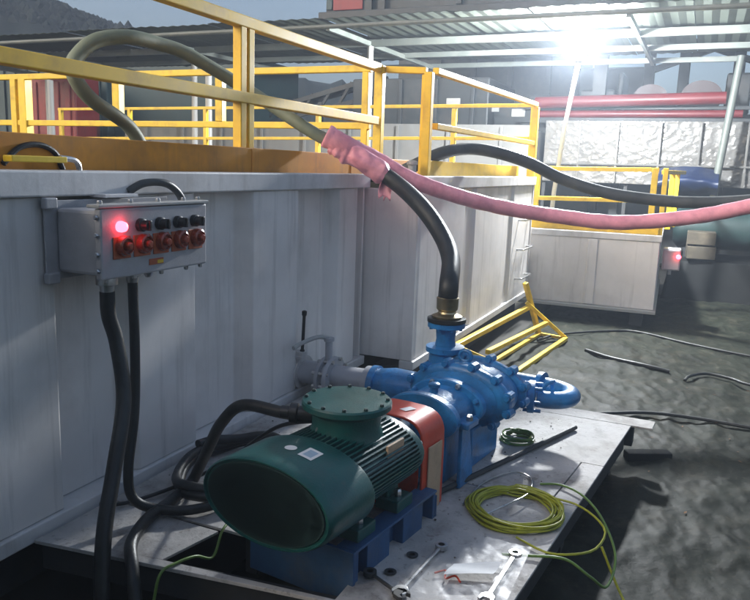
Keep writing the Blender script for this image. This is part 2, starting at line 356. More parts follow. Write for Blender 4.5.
shade_tank = thing('mud_tank', 'tall dark unseen tank added behind the viewer to shade the motor end of the platform', 'tank', (-1.1,-3.0,0.0))  # out of view, added only to keep light off the foreground
obj('wall', MB().box((-2.4,0,.15),(0,6.2,3.6)), 'teal_dark', shade_tank, bevel=.02)
for k in range(8): obj('rib', MB().box((.001,.3+k*.75,.2),(.06,.5+k*.75,3.5)), 'teal_dark', shade_tank, bevel=.01)
obj('skid_beam', MB().box((-2.3,.1,-.02),(-.1,5.1,.148)), 'dark_steel', shade_tank)
# ================================================================== steel platform (skid) in front of the tank
pl = thing('steel_platform', 'worn steel skid platform carrying the motor and pump', 'platform', (0,0,0.3))
def plate(name, pts, z0=-0.012, z1=0.0, m='deck'): return obj(name, MB().prism(pts, z0, z1), m, pl, bevel=0.002)
# plates (counter-clockwise), small gaps between
plate('deck_plate', [(2.14,1.80),(2.43,1.74),(2.45,2.352),(2.07,2.352)])
plate('deck_plate', [(2.455,1.56),(4.0,1.48),(4.0,2.352),(2.455,2.352)])
plate('deck_plate', [(4.006,1.2),(4.92,1.2),(4.92,2.352),(4.006,2.352)])
plate('deck_plate', [(2.262,0.505),(3.40,0.395),(3.40,1.072),(2.20,1.072)])
plate('deck_plate', [(3.406,0.52),(3.97,0.46),(3.97,1.072),(3.406,1.072)], z1=0.003)
plate('deck_plate', [(3.406,0.394),(3.97,0.340),(3.97,0.455),(3.406,0.515)])
plate('deck_plate', [(3.976,0.34),(4.74,0.265),(4.74,1.194),(3.976,1.194)])
plate('deck_plate', [(4.746,0.14),(4.90,0.13),(4.92,1.194),(4.746,1.194)])
plate('deck_plate', [(2.455,1.078),(3.97,1.078),(3.97,1.475),(2.455,1.555)], z0=-0.05, z1=-0.03)
plate('front_lip', [(2.02,2.35),(2.215,0.80),(2.262,0.50),(2.20,1.068),(2.135,1.795),(2.066,2.35)], z1=0.004)
# frame beams below
def beam(p, q, wd, z0, z1): return obj('frame_beam', MB().beam((p[0],p[1],(z0+z1)/2),(q[0],q[1],(z0+z1)/2), wd, z1-z0), 'dark_steel', pl, bevel=0.004)
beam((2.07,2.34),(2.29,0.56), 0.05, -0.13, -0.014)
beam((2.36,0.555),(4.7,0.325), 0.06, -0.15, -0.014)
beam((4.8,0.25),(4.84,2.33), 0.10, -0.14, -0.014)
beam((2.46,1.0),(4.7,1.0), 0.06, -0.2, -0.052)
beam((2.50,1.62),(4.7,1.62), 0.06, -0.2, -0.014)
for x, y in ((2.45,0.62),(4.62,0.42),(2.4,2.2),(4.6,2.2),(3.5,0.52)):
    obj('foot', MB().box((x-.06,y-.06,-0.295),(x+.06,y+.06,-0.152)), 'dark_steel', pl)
obj('edge_angle', MB().beam((4.93,0.16,-0.04),(4.945,1.2,-0.04), 0.012, 0.06), 'deck', pl)
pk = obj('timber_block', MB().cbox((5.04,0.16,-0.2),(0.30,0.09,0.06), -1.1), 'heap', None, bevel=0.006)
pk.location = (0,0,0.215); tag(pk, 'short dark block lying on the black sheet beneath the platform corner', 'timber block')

# ================================================================== electric motor (local frame along its shaft)
YAW = R(-8.0); O = (2.12, 1.33, 0.3)
mo = thing('electric_motor', 'dark green finned electric motor with round terminal box', 'motor', O, YAW)
AZ = 0.345
obj('fan_cowl', MB().lathe([(0.012,.284),(0.002,.286),(0.002,.290),(.012,.298),(.04,.302),(.27,.305),(.285,.30),(.285,.24)], 56, (0,0,AZ), q=0.55), 'motor', mo, smooth=True, ang=50)
gr = MB()
for r in [.03+.0165*k for k in range(15)]: gr.lathe([(0.006,r),(0.006,r+.008),(0.012,r+.008),(0.012,r),(0.006,r)], 40, (0,0,AZ), q=0.55)
for k in range(0): gr.beam((0.008,.27*math.cos(k*PI/2),AZ+.15*math.sin(k*PI/2)),(0.008,-.27*math.cos(k*PI/2),AZ-.15*math.sin(k*PI/2)),.005,.006)
gb = obj('fan_grille', gr, 'motor_dark', mo, smooth=True)
obj('fan_plate', MB().lathe([(0.012,.0),(0.014,.15),(0.02,.286),(0.03,.286)], 40, (0,0,AZ), q=0.55), 'motor_dark', mo, smooth=True)
obj('frame', MB().lathe([(.22,.2),(.30,.232),(.745,.232),(.775,.222)], 56, (0,0,AZ), q=0.56), 'motor', mo, smooth=True)
fn = MB()
for k in range(64):
    a = 2*PI*k/64
    if abs(math.sin(a)) > 0.955 and math.sin(a) < 0: continue
    c, s_ = math.cos(a), math.sin(a)
    nx = Vector((0, c*0.56, s_)).normalized()
    fn.beam((.30, c*.240, AZ+s_*.56*.240), (.73, c*.240, AZ+s_*.56*.240), 0.007, 0.034, up=nx)
tag(obj('cooling_fins', fn, 'motor', mo), None, None, kind='stuff')
obj('end_shield', MB().lathe([(.73,.25),(.76,.252),(.775,.245),(.795,.21),(.82,.17),(.83,.10),(.83,0)], 48, (0,0,AZ), q=0.56), 'motor', mo, smooth=True)
for k in range(10):
    a = 2*PI*(k+.5)/10
    obj('bolt', bolt_mb(.011, .016, (1,0,0), (.777, .228*math.cos(a), AZ+.56*.228*math.sin(a)), (0,0,1)), 'steel', mo)
obj('shaft', MB().lathe([(.831,.035),(1.03,.035)], 20, (0,0,AZ)), 'steel', mo, smooth=True)
for ss in (.36,.66):
    for t in (-.17,.17):
        ft = obj('foot', MB().cbox((ss, t, .158),(.13,.11,.05)).cbox((ss,t*0.82,.205),(.09,.05,.06)), 'motor', mo, bevel=.006)
        obj('bolt', bolt_mb(.017,.03,o=(ss,t*1.1,.184)), 'steel', ft)
tb = obj('terminal_box', MB().lathe([(.42,.175),(.45,.16),(.50,.142),(.555,.146),(.575,.17)], 44, (.525,-.005,0.0), (0,0,1), (1,0,0)), 'motor', mo, smooth=True, ang=30)
ld = obj('terminal_lid', MB().lathe([(.576,.180),(.580,.186),(.600,.186),(.607,.180),(.612,.09),(.612,0)], 48, (.525,-.005,0), (0,0,1), (1,0,0)), 'motor', mo, smooth=True, ang=30)
for k in range(12):
    a = 2*PI*k/12
    obj('bolt', bolt_mb(.009,.010,o=(.525+.168*math.cos(a),-.005+.168*math.sin(a),.6075)), 'motor_dark', ld)
obj('cable_gland', MB().lathe([(.1,.034),(.20,.034),(.205,.044),(.235,.044),(.24,.03),(.275,.028)], 18, (.525,-.005,.525), (-.42,.90,0.02), (0,0,1)), 'knob', mo, smooth=True)
ey = MB()
ring = [(.40+.0*i, .02+.032*math.cos(2*PI*i/20), .49+.030*math.sin(2*PI*i/20)) for i in range(21)]
ey.tube(ring, .009, 8); ey.lathe([(.44-0.0,.016),(.462,.016)], 12, (.40,.02,0), (0,0,1), (1,0,0))
obj('lifting_eye', ey, 'steel', mo, smooth=True)
# name plate on the side facing the viewer, stickers on the cowl
def on_cowl(s, a, rr, q): return Vector((s, rr*math.cos(a), AZ + q*rr*math.sin(a)))
def patch(s0, s1, a0, a1, rr, q, n=6):
    return MB().grid(lambda u, v: on_cowl(s0+(s1-s0)*u, a0+(a1-a0)*v, rr, q), 1, n)
npn = obj('name_plate', MB().cbox((.575,-.212,AZ+.083),(.13,.012,.05)), 'mesh_cream', mo, bevel=.002)
npn['label'] = 'pale rectangular name plate on the motor fins'
sq = obj('sticker', patch(.125,.205,R(113),R(101),.3062,.55), 'paper', mo)
sq.data.materials.append(mat('sticker_print', (0.34,0.45,0.55), .6, 0, .1, 30))
pr = MB()
for (u0,u1,v0,v1) in ((.18,.82,.2,.8),):
    pr.grid(lambda u, v: on_cowl(.125+.08*(u0+(u1-u0)*u), R(113-12*(v0+(v1-v0)*v)), .3068, .55), 1, 2)
obj('sticker_print', pr, sq.data.materials[1], sq)
ov = MB(); ctr = (.155, R(91))
ov.add([on_cowl(ctr[0]+.022*math.cos(2*PI*k/18), ctr[1]+R(4.6)*math.sin(2*PI*k/18), .3066, .55) for k in range(18)], [tuple(range(18))])
obj('oval_sticker', ov, 'paper', mo)

# base frame under the motor
mb_ = thing('motor_stand', 'blue steel base frame with square cut-outs under the motor', 'base frame', O, YAW)
for t in (-.205,.205):
    obj('top_flange', MB().box((.245,t-.045,.120),(.91,t+.045,.132)), 'blue_dark', mb_, bevel=.003)
    obj('bottom_flange', MB().box((.245,t-.045,-.03),(1.02,t+.045,-.018)), 'blue_dark', mb_, bevel=.003)
    obj('web', MB().box((.25,t*.93-.005,-.018),(.91,t*.93+.005,.119)), 'blue_dark', mb_)
    for ss in (.26,.38,.46,.66,.74,.895):
        obj('stiffener', MB().box((ss-.045 if .3<ss<.8 else ss-.012, t-.040, -.0175),(ss+.045 if .3<ss<.8 else ss+.012, t+.040, .1195)), 'blue_dark', mb_, bevel=.003)
obj('rear_plate', MB().box((.225,-.252,-.09),(.243,.252,.132)), 'blue_dark', mb_, bevel=.003)
obj('front_plate', MB().box((.912,-.245,-.03),(.925,.245,.10)), 'blue_dark', mb_, bevel=.003)

# coupling guard
cg = thing('coupling_guard', 'red arched coupling guard with a cream mesh side between motor and pump', 'guard', O, YAW)
def arch(s0, s1, tw, z0, zs, zt, th):
    pts = [(-tw,z0)]
    n = 14
    for k in range(n+1):
        a = PI - PI*k/n; e = 0.55
        ca, sa = math.cos(a), math.sin(a)
        pts.append((tw*math.copysign(abs(ca)**e, ca), zs+(zt-zs)*abs(sa)**e))
    pts.append((tw,z0))
    inn = [(t*(1-th/tw), z0 if i in (0,len(pts)-1) else zs+(z-zs)*(1-th/(zt-zs)) if z>zs else z) for i,(t,z) in enumerate(pts)]
    m = MB(); n = len(pts); vs = []
    for s_ in (s0, s1):
        vs += [(s_,t,z) for t,z in pts] + [(s_,t,z) for t,z in inn]
    fs = []
    for i in range(n-1):
        fs += [(i,i+1,2*n+i+1,2*n+i),(n+i+1,n+i,3*n+i,3*n+i+1),(i+1,i,n+i,n+i+1),(2*n+i,2*n+i+1,3*n+i+1,3*n+i)]
    fs += [(0,2*n,3*n,n),(n-1,2*n-1,4*n-1,3*n-1)]
    return m.add(vs, fs)
obj('hood', arch(.862,1.075,.195,-.02,.28,.455,.012), 'red', cg, smooth=True, bevel=.004, ang=40)
obj('mesh_panel', MB().box((.905,-.204,.0),(1.035,-.1965,.32)), 'mesh_cream', cg, bevel=.003)
obj('end_panel', MB().box((.864,-.17,.005),(.872,.17,.27)), 'red', cg)
obj('sticker', MB().add([(.93,-.06,.4565),(.99,-.085,.456),(1.0,-.045,.4565),(.94,-.02,.4565)],[(0,1,2,3)]), 'paper', cg)

# ------------------------------------------------------------------ centrifugal slurry pump
pu = thing('slurry_pump', 'blue centrifugal slurry pump with upright outlet and bent pipe', 'pump', O, YAW)
def lat(name, prof, m='blue', n=48, q=Q, o=(0,0,AZ), par=pu, ax=(1,0,0), up=(0,0,1), ang=35):
    return obj(name, MB().lathe(prof, n, o, ax, up, q), m, par, smooth=True, ang=ang)
lat('rear_flange', [(1.19,.19),(1.195,.20),(1.235,.20),(1.24,.19)])
bf = lat('bearing_frame', [(1.24,.15),(1.26,.155),(1.46,.165),(1.50,.18)])
br_ = lat('bearing_ring', [(1.46,.205),(1.468,.215),(1.51,.215),(1.52,.205)])
for k in range(8):
    a = 2*PI*(k+.5)/8
    obj('bolt', bolt_mb(.015,.022,(-1,0,0),(1.462,.192*math.cos(a),AZ+Q*.192*math.sin(a)),(0,0,1)), 'steel' if k in (1,2) else 'blue', br_)
oc = obj('oil_cap', MB().lathe([(0,.022),(.03,.022),(.034,.03),(.05,.03),(.056,.02)], 14, (1.33,.0,AZ+.085), (0,0,1), (1,0,0)), 'blue', pu, smooth=True)
lat('adapter', [(1.52,.175),(1.55,.180),(1.575,.205),(1.598,.235)])
vo = lat('volute', [(1.60,.225),(1.604,.262),(1.612,.285),(1.625,.296),(1.652,.298),(1.664,.290),(1.668,.262),(1.70,.272),(1.75,.280),(1.80,.274),(1.832,.262),(1.836,.288),(1.845,.298),(1.872,.298),(1.884,.288),(1.888,.24)], n=64)
for k in range(12):
    a = 2*PI*(k+.5)/12; c, s_ = math.cos(a), math.sin(a)
    for s0 in (1.588, 1.818):
        obj('flange_bolt', MB().lathe([(0,.016),(.018,.018),(.019,.026),(.078,.026),(.079,.018),(.098,.016)], 8, (s0,.297*c,AZ+Q*.300*s_), (1,0,0)), 'blue', vo, smooth=True)
lat('cover', [(1.889,.235),(1.92,.215),(1.96,.17),(1.98,.14),(2.04,.13),(2.05,0)])
# pedestal
pd = obj('pedestal', MB().box((1.50,-.15,.0),(1.86,.15,.22)).box((1.24,-.12,.0),(1.50,.12,.25)), 'blue', pu, bevel=.012)
obj('foot_plate', MB().box((1.20,-.26,-.029),(1.95,.26,-.001)), 'blue_dark', pu, bevel=.004)
for t in (-1,1):
    g_ = MB(); g_.add([(1.24,t*.21,0),(1.40,t*.21,0),(1.36,t*.195,.30),(1.27,t*.195,.30),(1.24,t*.19,0),(1.40,t*.19,0),(1.36,t*.175,.30),(1.27,t*.175,.30)],
          [(0,1,2,3),(7,6,5,4),(1,5,6,2),(0,3,7,4),(3,2,6,7),(0,4,5,1)])
    obj('leg_plate', g_, 'blue', pu, bevel=.005)
    obj('clamp_lug', MB().box((1.25,min(t*.14,t*.235),.302),(1.38,max(t*.14,t*.235),.335)), 'blue', pu, bevel=.008)
    obj('bolt', bolt_mb(.018,.03,o=(1.315,t*.21,.3355)), 'steel', pu)
# outlet
ou = obj('outlet_neck', MB().lathe([(.28,.105),(.42,.095),(.50,.09),(.505,.112),(.535,.112),(.54,.06),(.58,.055),(.645,.06),(.65,.108),(.678,.108),(.68,.0)], 40, (1.89,.22,0), (0,0,1), (1,0,0)), 'blue', pu, smooth=True, ang=30)
for k in range(8):
    a = 2*PI*k/8
    obj('bolt', MB().lathe([(0,.011),(.012,.011),(.0125,.007),(.055,.007)], 6, (1.89+.092*math.cos(a),.22+.092*math.sin(a),.638), (0,0,1), (1,0,0)), 'blue', ou)
# lifting eye on volute
ring = [(1.76, .03+.035*math.cos(2*PI*i/20), AZ+.188+.030*math.sin(2*PI*i/20)) for i in range(21)]
obj('lifting_eye', MB().tube(ring,.010,8), 'blue', vo, smooth=True)
# side nozzle and bent pipe
obj('side_nozzle', MB().lathe([(.02,.11),(.12,.095),(.245,.09),(.25,.13),(.285,.13),(.29,.075)], 32, (2.0,.0,.275), (.30,-1,0), (0,0,1), Q+.12), 'blue', pu, smooth=True, ang=30)
bend = []
p0 = Vector((2.085,-.285,.275))
ctrl = [(2.085,-.285,.265),(2.11,-.35,.262),(2.165,-.41,.260),(2.245,-.43,.258),(2.325,-.405,.258),(2.37,-.34,.260),(2.385,-.25,.262),(2.385,-.05,.262)]
bp = obj('bent_pipe', MB().tube(spline(ctrl,8), .058, 20, 0.85), 'blue', pu, smooth=True)
obj('pipe_flange', MB().lathe([(0,.105),(.03,.105)], 28, (2.385,-.22,.262), (0,1,0), (0,0,1), .75), 'blue', bp, smooth=True, ang=30)
obj('clamp_handle', MB().tube(spline([(2.09,-.30,.31),(2.12,-.33,.355),(2.17,-.35,.36),(2.21,-.33,.335),(2.215,-.33,.30)],6), .012, 8), 'blue', bp, smooth=True)
for k in range(6):
    a = 2*PI*k/6
    obj('bolt', MB().lathe([(-.05,.010),(.05,.010)], 6, (2.075+.11*math.cos(a)*.95,-.265+.11*math.cos(a)*.29,.275+.075*math.sin(a)), (.30,-1,0)), 'blue', pu)

# ------------------------------------------------------------------ suction pipe and valve from the tank
sp = thing('suction_pipe', 'grey suction pipe with lever valve between tank wall and pump', 'pipe', (4.33,2.40,0.265))
sp.scale = (1.12,1.0,1.12)
def sl_(name, prof, m, par=sp, q=.74, n=36): return obj(name, MB().lathe(prof, n, (0,0,.16), (.06,-1,0), (0,0,1), q), m, par, smooth=True, ang=30)
sl_('wall_flange', [(-.03,.135),(.012,.135),(.014,.1)], 'tank_rim')
sl_('stub', [(.0,.095),(.16,.095)], 'pipe_grey')
vb = sl_('valve_body', [(.16,.15),(.185,.155),(.19,.12),(.215,.12),(.22,.155),(.245,.15)], 'pipe_grey')
for k in range(8):
    a = 2*PI*(k+.5)/8
    obj('bolt', MB().lathe([(.145,.012),(.262,.012)], 6, (.138*math.cos(a),0,.16+.74*.138*math.sin(a)), (.06,-1,0)), 'steel', vb)
obj('valve_stem', MB().lathe([(.10,.024),(.21,.024),(.215,.034),(.235,.034)], 14, (0,-.20,.16), (0,0,1), (1,0,0)), 'pipe_grey', sp, smooth=True)
obj('lever', MB().tube(spline([(.0,-.20,.39),(-.06,-.15,.405),(-.20,-.11,.39),(-.27,-.10,.375)],6), .014, 8), 'white', sp, smooth=True)
sl_('spool', [(.245,.088),(.47,.088)], 'pipe_grey')
sl_('joint_flange', [(.47,.115),(.51,.115)], 'pipe_grey')
sl_('reducer_flange', [(.512,.125),(.55,.125),(.552,.105)], 'blue')
sl_('reducer', [(.552,.105),(.66,.125),(.80,.115),(1.0,.10)], 'blue')
lv = thing('drain_lever', 'thin dark upright handle on the tank wall above the suction valve', 'handle', (4.25,2.36,0.6))
obj('stem', MB().lathe([(0,.016),(.02,.016),(.025,.011),(.25,.011),(.26,.017),(.285,.017),(.29,.008)], 12, (0,0,.0), (.02,-.03,1), (1,0,0)), 'rubber', lv, smooth=True)
obj('bracket', MB().box((-.03,-.02,-.02),(.03,.082,.01)), 'tank_rim', lv, bevel=.004)

# ================================================================== black delivery hose up over the tank
def smooth_tube(name, pts, r, m, par=None, n=14, sub=8, q=1.0): return obj(name, MB().tube(spline(pts, sub), r, n, q), m, par, smooth=True, ang=60)
ox = math.cos(YAW)*1.89 - math.sin(YAW)*.22 + O[0]; oy = math.sin(YAW)*1.89 + math.cos(YAW)*.22 + O[1]
hz = thing('delivery_hose', 'thick black hose rising from the blue pump outlet and arching over the tank', 'hose', (ox,oy,0.981))
def rel(pts): return [(x-ox, y-oy, z-0.981) for x,y,z in pts]
obj('end_flange', MB().lathe([(0,.112),(.022,.112),(.024,.07)], 36, (0,0,0), (0,0,1), (1,0,0)), 'rubber', hz, smooth=True, ang=30)
obj('ferrule', MB().lathe([(.024,.085),(.035,.088),(.05,.055),(.06,.05),(.075,.062),(.14,.064),(.145,.058)], 30, (0,0,0), (0,0,1), (1,0,0)), 'brass', hz, smooth=True, ang=30)
smooth_tube('lower_hose', rel([(ox,oy,1.11),(ox+.01,oy,1.2),(4.27,1.36,1.32),(4.47,1.5,1.45),(4.62,1.7,1.61),(4.85,2.0,1.76),(4.80,2.30,1.93)]), .057, 'rubber', hz, 18)
smooth_tube('upper_hose', rel([(4.80,2.28,1.92),(4.74,2.42,2.0),(4.67,2.6,2.1),(4.58,3.0,2.34),(4.17,3.2,2.53),(3.95,3.27,2.57),(3.72,3.3,2.575),(3.52,3.36,2.53),(3.41,3.4,2.44),(3.35,3.4,2.33),(3.48,3.4,2.19),(3.81,3.4,2.04),(4.0,3.4,1.80)]), .044, 'hose_green', hz, 16)

# pink wrap and pink hose
ph = thing('pink_hose', 'pink lay-flat hose sagging across to the right edge', 'hose', (4.75,2.36,1.98))
def relp(pts): return [(x-4.75, y-2.36, z-1.98) for x,y,z in pts]
pp = spline([(4.72,2.46,2.05),(4.78,2.33,1.98),(4.95,2.16,1.885),(5.02,1.95,1.775),(5.2,1.69,1.675),(5.5,1.39,1.585),(5.8,.99,1.52),(6.0,.56,1.49),(6.2,.07,1.55),(6.3,-.33,1.65),(6.5,-1.2,1.9),(6.6,-2.2,2.2)], 14)
rad = [(.082 - .025*min(1, i/50)) * (1 + .02*math.sin(i*1.1) + .05*noise.noise(Vector((i*.23,0,0)))) for i in range(len(pp))]
obj('hose_sleeve', MB().tube(relp(pp), rad, 14), 'pink', ph, smooth=True, ang=80)
wp = thing('pink_wrap', 'loose pink cloth wrapped round the hose at the tank rim', 'cloth wrap', (4.80,2.25,1.88))
wpts = spline([(4.74,2.43,2.00),(4.77,2.36,1.965),(4.80,2.29,1.925),(4.83,2.16,1.855),(4.86,2.05,1.79)], 16)
def wrap_mb():
    m = MB(); n = 44; vs = []; fs = []; L_ = len(wpts)
    for i, p in enumerate(wpts):
        d = (wpts[min(i+1,L_-1)]-wpts[max(i-1,0)]).normalized(); a = d.cross(Vector((0,0,1))).normalized(); b = a.cross(d)
        for k in range(n):
            t = 2*PI*k/n
            rr = .076 + .020*noise.noise(Vector((math.cos(t)*1.5, math.sin(t)*1.5, i*.11))) + .002*abs(noise.noise(Vector((math.cos(t)*4.5, math.sin(t)*4.5, i*.55)))) + .004*math.sin(2*t+i*.16)
            rr *= min(1, .80 + .05*min(i, L_-1-i))
            vs.append(p + a*rr*math.cos(t) + b*rr*math.sin(t) - Vector((4.80,2.25,1.88)))
    for i in range(L_-1):
        for k in range(n): fs.append((i*n+k, i*n+(k+1)%n, (i+1)*n+(k+1)%n, (i+1)*n+k))
    return m.add(vs, fs)
obj('sleeve', wrap_mb(), 'pink', wp, smooth=True, ang=80)
fl = MB().grid(lambda u, v: Vector((4.84+.10*v-.02*u+.015*math.sin(9*v), 2.05+.04*math.sin(6*v+2*u), 1.79-.16*u+.02*math.sin(11*v)))-Vector((4.80,2.25,1.88)), 8, 8)
fo = obj('loose_flap', fl, 'pink', wp, smooth=True, ang=80)
sm = fo.modifiers.new('thick','SOLIDIFY'); sm.thickness = .006
kn = obj('knot', MB().tube(spline([(-.055,.17,.105),(-.04,.13,.115),(-.01,.08,.09),(.02,.01,.06),(.06,-.10,-.02)],6), [.026+.006*math.sin(i*.35) for i in range(25)], 12), 'pink', wp, smooth=True, ang=80)

# second black hose from the tank over to the right
bh = smooth_tube('black_hose', [(6.1,2.45,1.80),(6.18,2.28,1.90),(6.4,2.16,1.99),(6.7,2.0,2.04),(6.9,1.77,2.01),(7.1,1.53,1.93),(7.3,1.27,1.8),(7.4,.9,1.69),(7.5,.54,1.64),(7.6,.11,1.62),(7.7,-.4,1.66),(7.8,-1.2,1.8),(7.9,-2.2,2.1)], .056, 'rubber_grey', None, 16)
tag(bh, 'dark grey hose humping over the tank railing then running above the pink hose', 'hose')

# ================================================================== railings on the tank tops
def rail_run(name, label, rails, posts, m, sz=.055, msz=.05, group='yellow guard railings on the tanks', plates=()):
    a = rails[0][0]; o = Vector((a[0], a[1], 1.79))
    t = thing(name, label, 'railing', o, 0, group)
    for i, (p, q, nm) in enumerate(rails):
        obj(nm, MB().beam(Vector(p)-o, Vector(q)-o, sz, sz*.95), m, t, bevel=.006)
    for (x, y, z0, z1, ww) in posts:
        obj('post', MB().box((x-ww/2-o.x, y-ww/2-o.y, z0-o.z), (x+ww/2-o.x, y+ww/2-o.y, z1-o.z)), m, t, bevel=.006)
    return t
rail_run('railing', 'near orange railing running along the ribbed tank above the control box',
  [((0.7,2.6,2.665),(5.90,2.6,2.665),'top_rail'), ((0.7,2.6,2.23),(5.88,2.6,2.23),'middle_rail')],
  [(3.86,2.6,1.78,2.637,.06),(3.945,2.6,1.78,2.637,.06),(1.5,2.6,1.78,2.637,.06)], 'orange_rail', .07)
rail_run('railing', 'bright yellow cross railing between the two tanks at the corner post',
  [((5.95,2.68,2.665),(5.95,7.3,2.655),'top_rail'), ((5.95,2.68,2.19),(5.95,7.3,2.18),'lower_rail')],
  [(5.95,2.60,1.78,2.69,.075),(5.95,2.725,1.78,2.637,.06),(5.95,4.22,2.215,2.63,.075),(5.95,5.45,2.215,2.63,.085),(5.95,6.72,1.79,2.63,.10),(5.95,6.86,1.79,2.63,.08)], 'yellow', .06)
rail_run('railing', 'yellow railing with double post on the second tank behind the black hose',
  [((6.02,2.13,2.645),(9.38,1.99,2.665),'top_rail'), ((6.06,2.13,2.20),(9.36,1.99,2.20),'middle_rail'), ((6.0,2.2,2.645),(5.99,2.56,2.66),'return_rail')],
  [(5.90,2.14,1.78,2.62,.07),(6.02,2.20,1.78,2.615,.075),(9.38,1.99,1.78,2.635,.075)], 'orange_rail', .055)
rail_run('railing', 'thin yellow railing at the far end of the tanks in front of white sheeting',
  [((9.42,2.06,2.66),(9.42,9.9,2.60),'top_rail'), ((9.42,2.06,2.26),(9.42,9.9,2.13),'lower_rail')],
  [(9.42,2.02,1.78,2.67,.07),(9.42,3.05,1.79,2.62,.06),(9.42,5.04,1.79,2.62,.06),(9.42,6.95,1.79,2.60,.06),(9.42,8.4,1.79,2.60,.06),(9.42,9.85,1.79,2.60,.06)], 'yellow', .045)
rail_run('railing', 'yellow railing on top of the low far tank below the plastic sheeting',
  [((9.75,1.98,1.90),(9.75,0.52,1.925),'top_rail'), ((9.75,1.98,1.52),(9.75,0.52,1.55),'lower_rail'), ((9.75,.46,1.90),(12.6,.30,1.92),'side_rail')],
  [(9.75,.56,1.14,1.95,.07),(9.75,.44,1.14,1.95,.06),(9.75,1.98,1.14,1.92,.06),(10.9,.40,1.14,1.89,.07),(11.5,.36,1.14,1.89,.07)], 'yellow', .055, group='railings of the low far tank')

k1 = thing('kick_board', 'long orange-brown kick board standing on the ribbed tank rim', 'kick board', (0.7,2.55,1.79))
obj('board', MB().box((0,-.008,-.02),(5.2,.008,.145)), 'orange', k1, bevel=.004)
for x in (1.32,3.2,4.6): obj('seam_strip', MB().box((x,-.014,-.015),(x+.04,-.009,.14)), 'orange', k1)
obj('cut_out_rim', MB().tube(spline([(1.42,-.018,.02),(1.5,-.018,.085),(1.6,-.018,.1),(1.68,-.018,.07),(1.72,-.018,.0)],5), .012, 8), 'rubber', k1, smooth=True)
k2 = thing('kick_board', 'short orange kick board on the second tank beneath the black hose', 'kick board', (5.95,2.16,1.79))
obj('board', MB().box((.1,-.008,-.02),(3.42,.008,.125)), 'orange_rail', k2, bevel=.004)
k3 = thing('kick_board', 'orange board at the inner edge of the second tank under the corner post', 'kick board', (5.35,2.6,1.79))
obj('board', MB().box((.0,-.008,-.02),(4.0,.008,.13)), 'orange', k3, bevel=.004)
vp = thing('valve_stub', 'small white capped pipe stub beside the double post', 'pipe stub', (5.75,2.2,1.79))
obj('pipe', MB().lathe([(-.01,.035),(.08,.035),(.085,.045),(.11,.045),(.12,.02)], 16, (0,0,0), (0,0,1), (1,0,0)), 'white', vp, smooth=True, ang=30)

# ================================================================== control box on the tank wall
cb = thing('control_box', 'grey explosion-proof control box with five buttons and one red light lit', 'control box', (2.19,2.11,1.385))
W_, H_ = .67, .258
obj('case', MB().box((0.02,.035,.0),(W_-.01,.25,H_)), 'boxgrey', cb, bevel=.014)
cv = obj('cover', MB().box((0,0,-.012),(W_,.033,H_+.010)), 'boxgrey', cb, bevel=.008)
obj('top_edge', MB().box((-.01,-.006,H_+.012),(W_+.01,.06,H_+.026)), 'white', cb, bevel=.003)
obj('mounting_plate', MB().box((-.035,.252,-.03),(W_+.03,.262,H_+.03)), 'boxgrey', cb, bevel=.003)
for x, z in ((-.02,-.02),(-.02,H_+.02)): obj('mounting_lug', MB().cbox((x,.24,z),(.06,.03,.045)), 'boxgrey', cb, bevel=.006)
for x in (.03,.2,.37,.54,.645):
    obj('bolt', bolt_mb(.011,.014,(0,0,1),(x,.03,H_+.0265)), 'steel', cb); obj('bolt', bolt_mb(.011,.016,(0,0,-1),(x,.018,-.0125)), 'steel', cb)
for z in (.025,.09,.165,.235): obj('bolt', bolt_mb(.011,.012,(-1,0,0),(-.0005,.017,z),(0,0,1)), 'steel', cb)
for i in range(5):
    x = .10 + .118*i
    if i == 0:
        obj('signal_lamp', MB().lathe([(0,.022),(.012,.023),(.028,.019),(.036,.011),(.038,0)], 20, (x,-.001,.195), (0,-1,0)), emit('red_signal_lamp', (1.0,.04,.06), 9), cb, smooth=True)
    else:
        kb = obj('knob', MB().lathe([(0,.027),(.02,.027),(.022,.021),(.05,.019),(.052,.0)], 20, (x,-.001,.195), (0,-1,0)), 'knob', cb, smooth=True, ang=30)
        obj('grip', MB().cbox((x,-.045,.195),(.012,.03,.042)), 'knob', kb, bevel=.003)
    pb = obj('push_button', MB().lathe([(0,.040),(.012,.042),(.03,.038),(.034,.031),(.022,.029),(.022,.018),(.045,.016),(.05,.011),(.05,0)], 24, (x+.012,-.001,.118), (0,-1,0)), 'lens', cb, smooth=True, ang=30)
    obj('button_plate', MB().box((x-.040,-.006,.066),(x+.058,-.001,.155)), 'orange_panel', pb, bevel=.002)
lb = obj('warning_label', MB().box((.27,-.003,.022),(.36,-.001,.048)), 'orange_panel', cb)
obj('label_stripe', MB().box((.32,-.004,.026),(.358,-.0031,.040)), 'yellow', lb)
obj('conduit_gland', MB().lathe([(0,.04),(.02,.044),(.05,.044),(.055,.03),(.09,.028)], 16, (.13,.10,-.001), (0,0,-1), (1,0,0)), 'steel', cb, smooth=True, ang=30)
obj('conduit_gland', MB().lathe([(0,.032),(.02,.036),(.03,.036),(.035,.026),(.06,.024)], 16, (.28,.10,-.001), (0,0,-1), (1,0,0)), 'steel', cb, smooth=True, ang=30)
obj('pilot_gland', MB().lathe([(0,.02),(.03,.022),(.05,.012)], 12, (.38,.10,-.001), (0,0,-1), (1,0,0)), 'steel', cb, smooth=True, ang=30)
bh2 = obj('wall_bracket', MB().box((2.42,2.30,1.68),(2.62,2.386,1.695)), 'tank_rim', None, bevel=.003)
tag(bh2, 'thin steel bracket on the tank wall just above the control box', 'bracket')
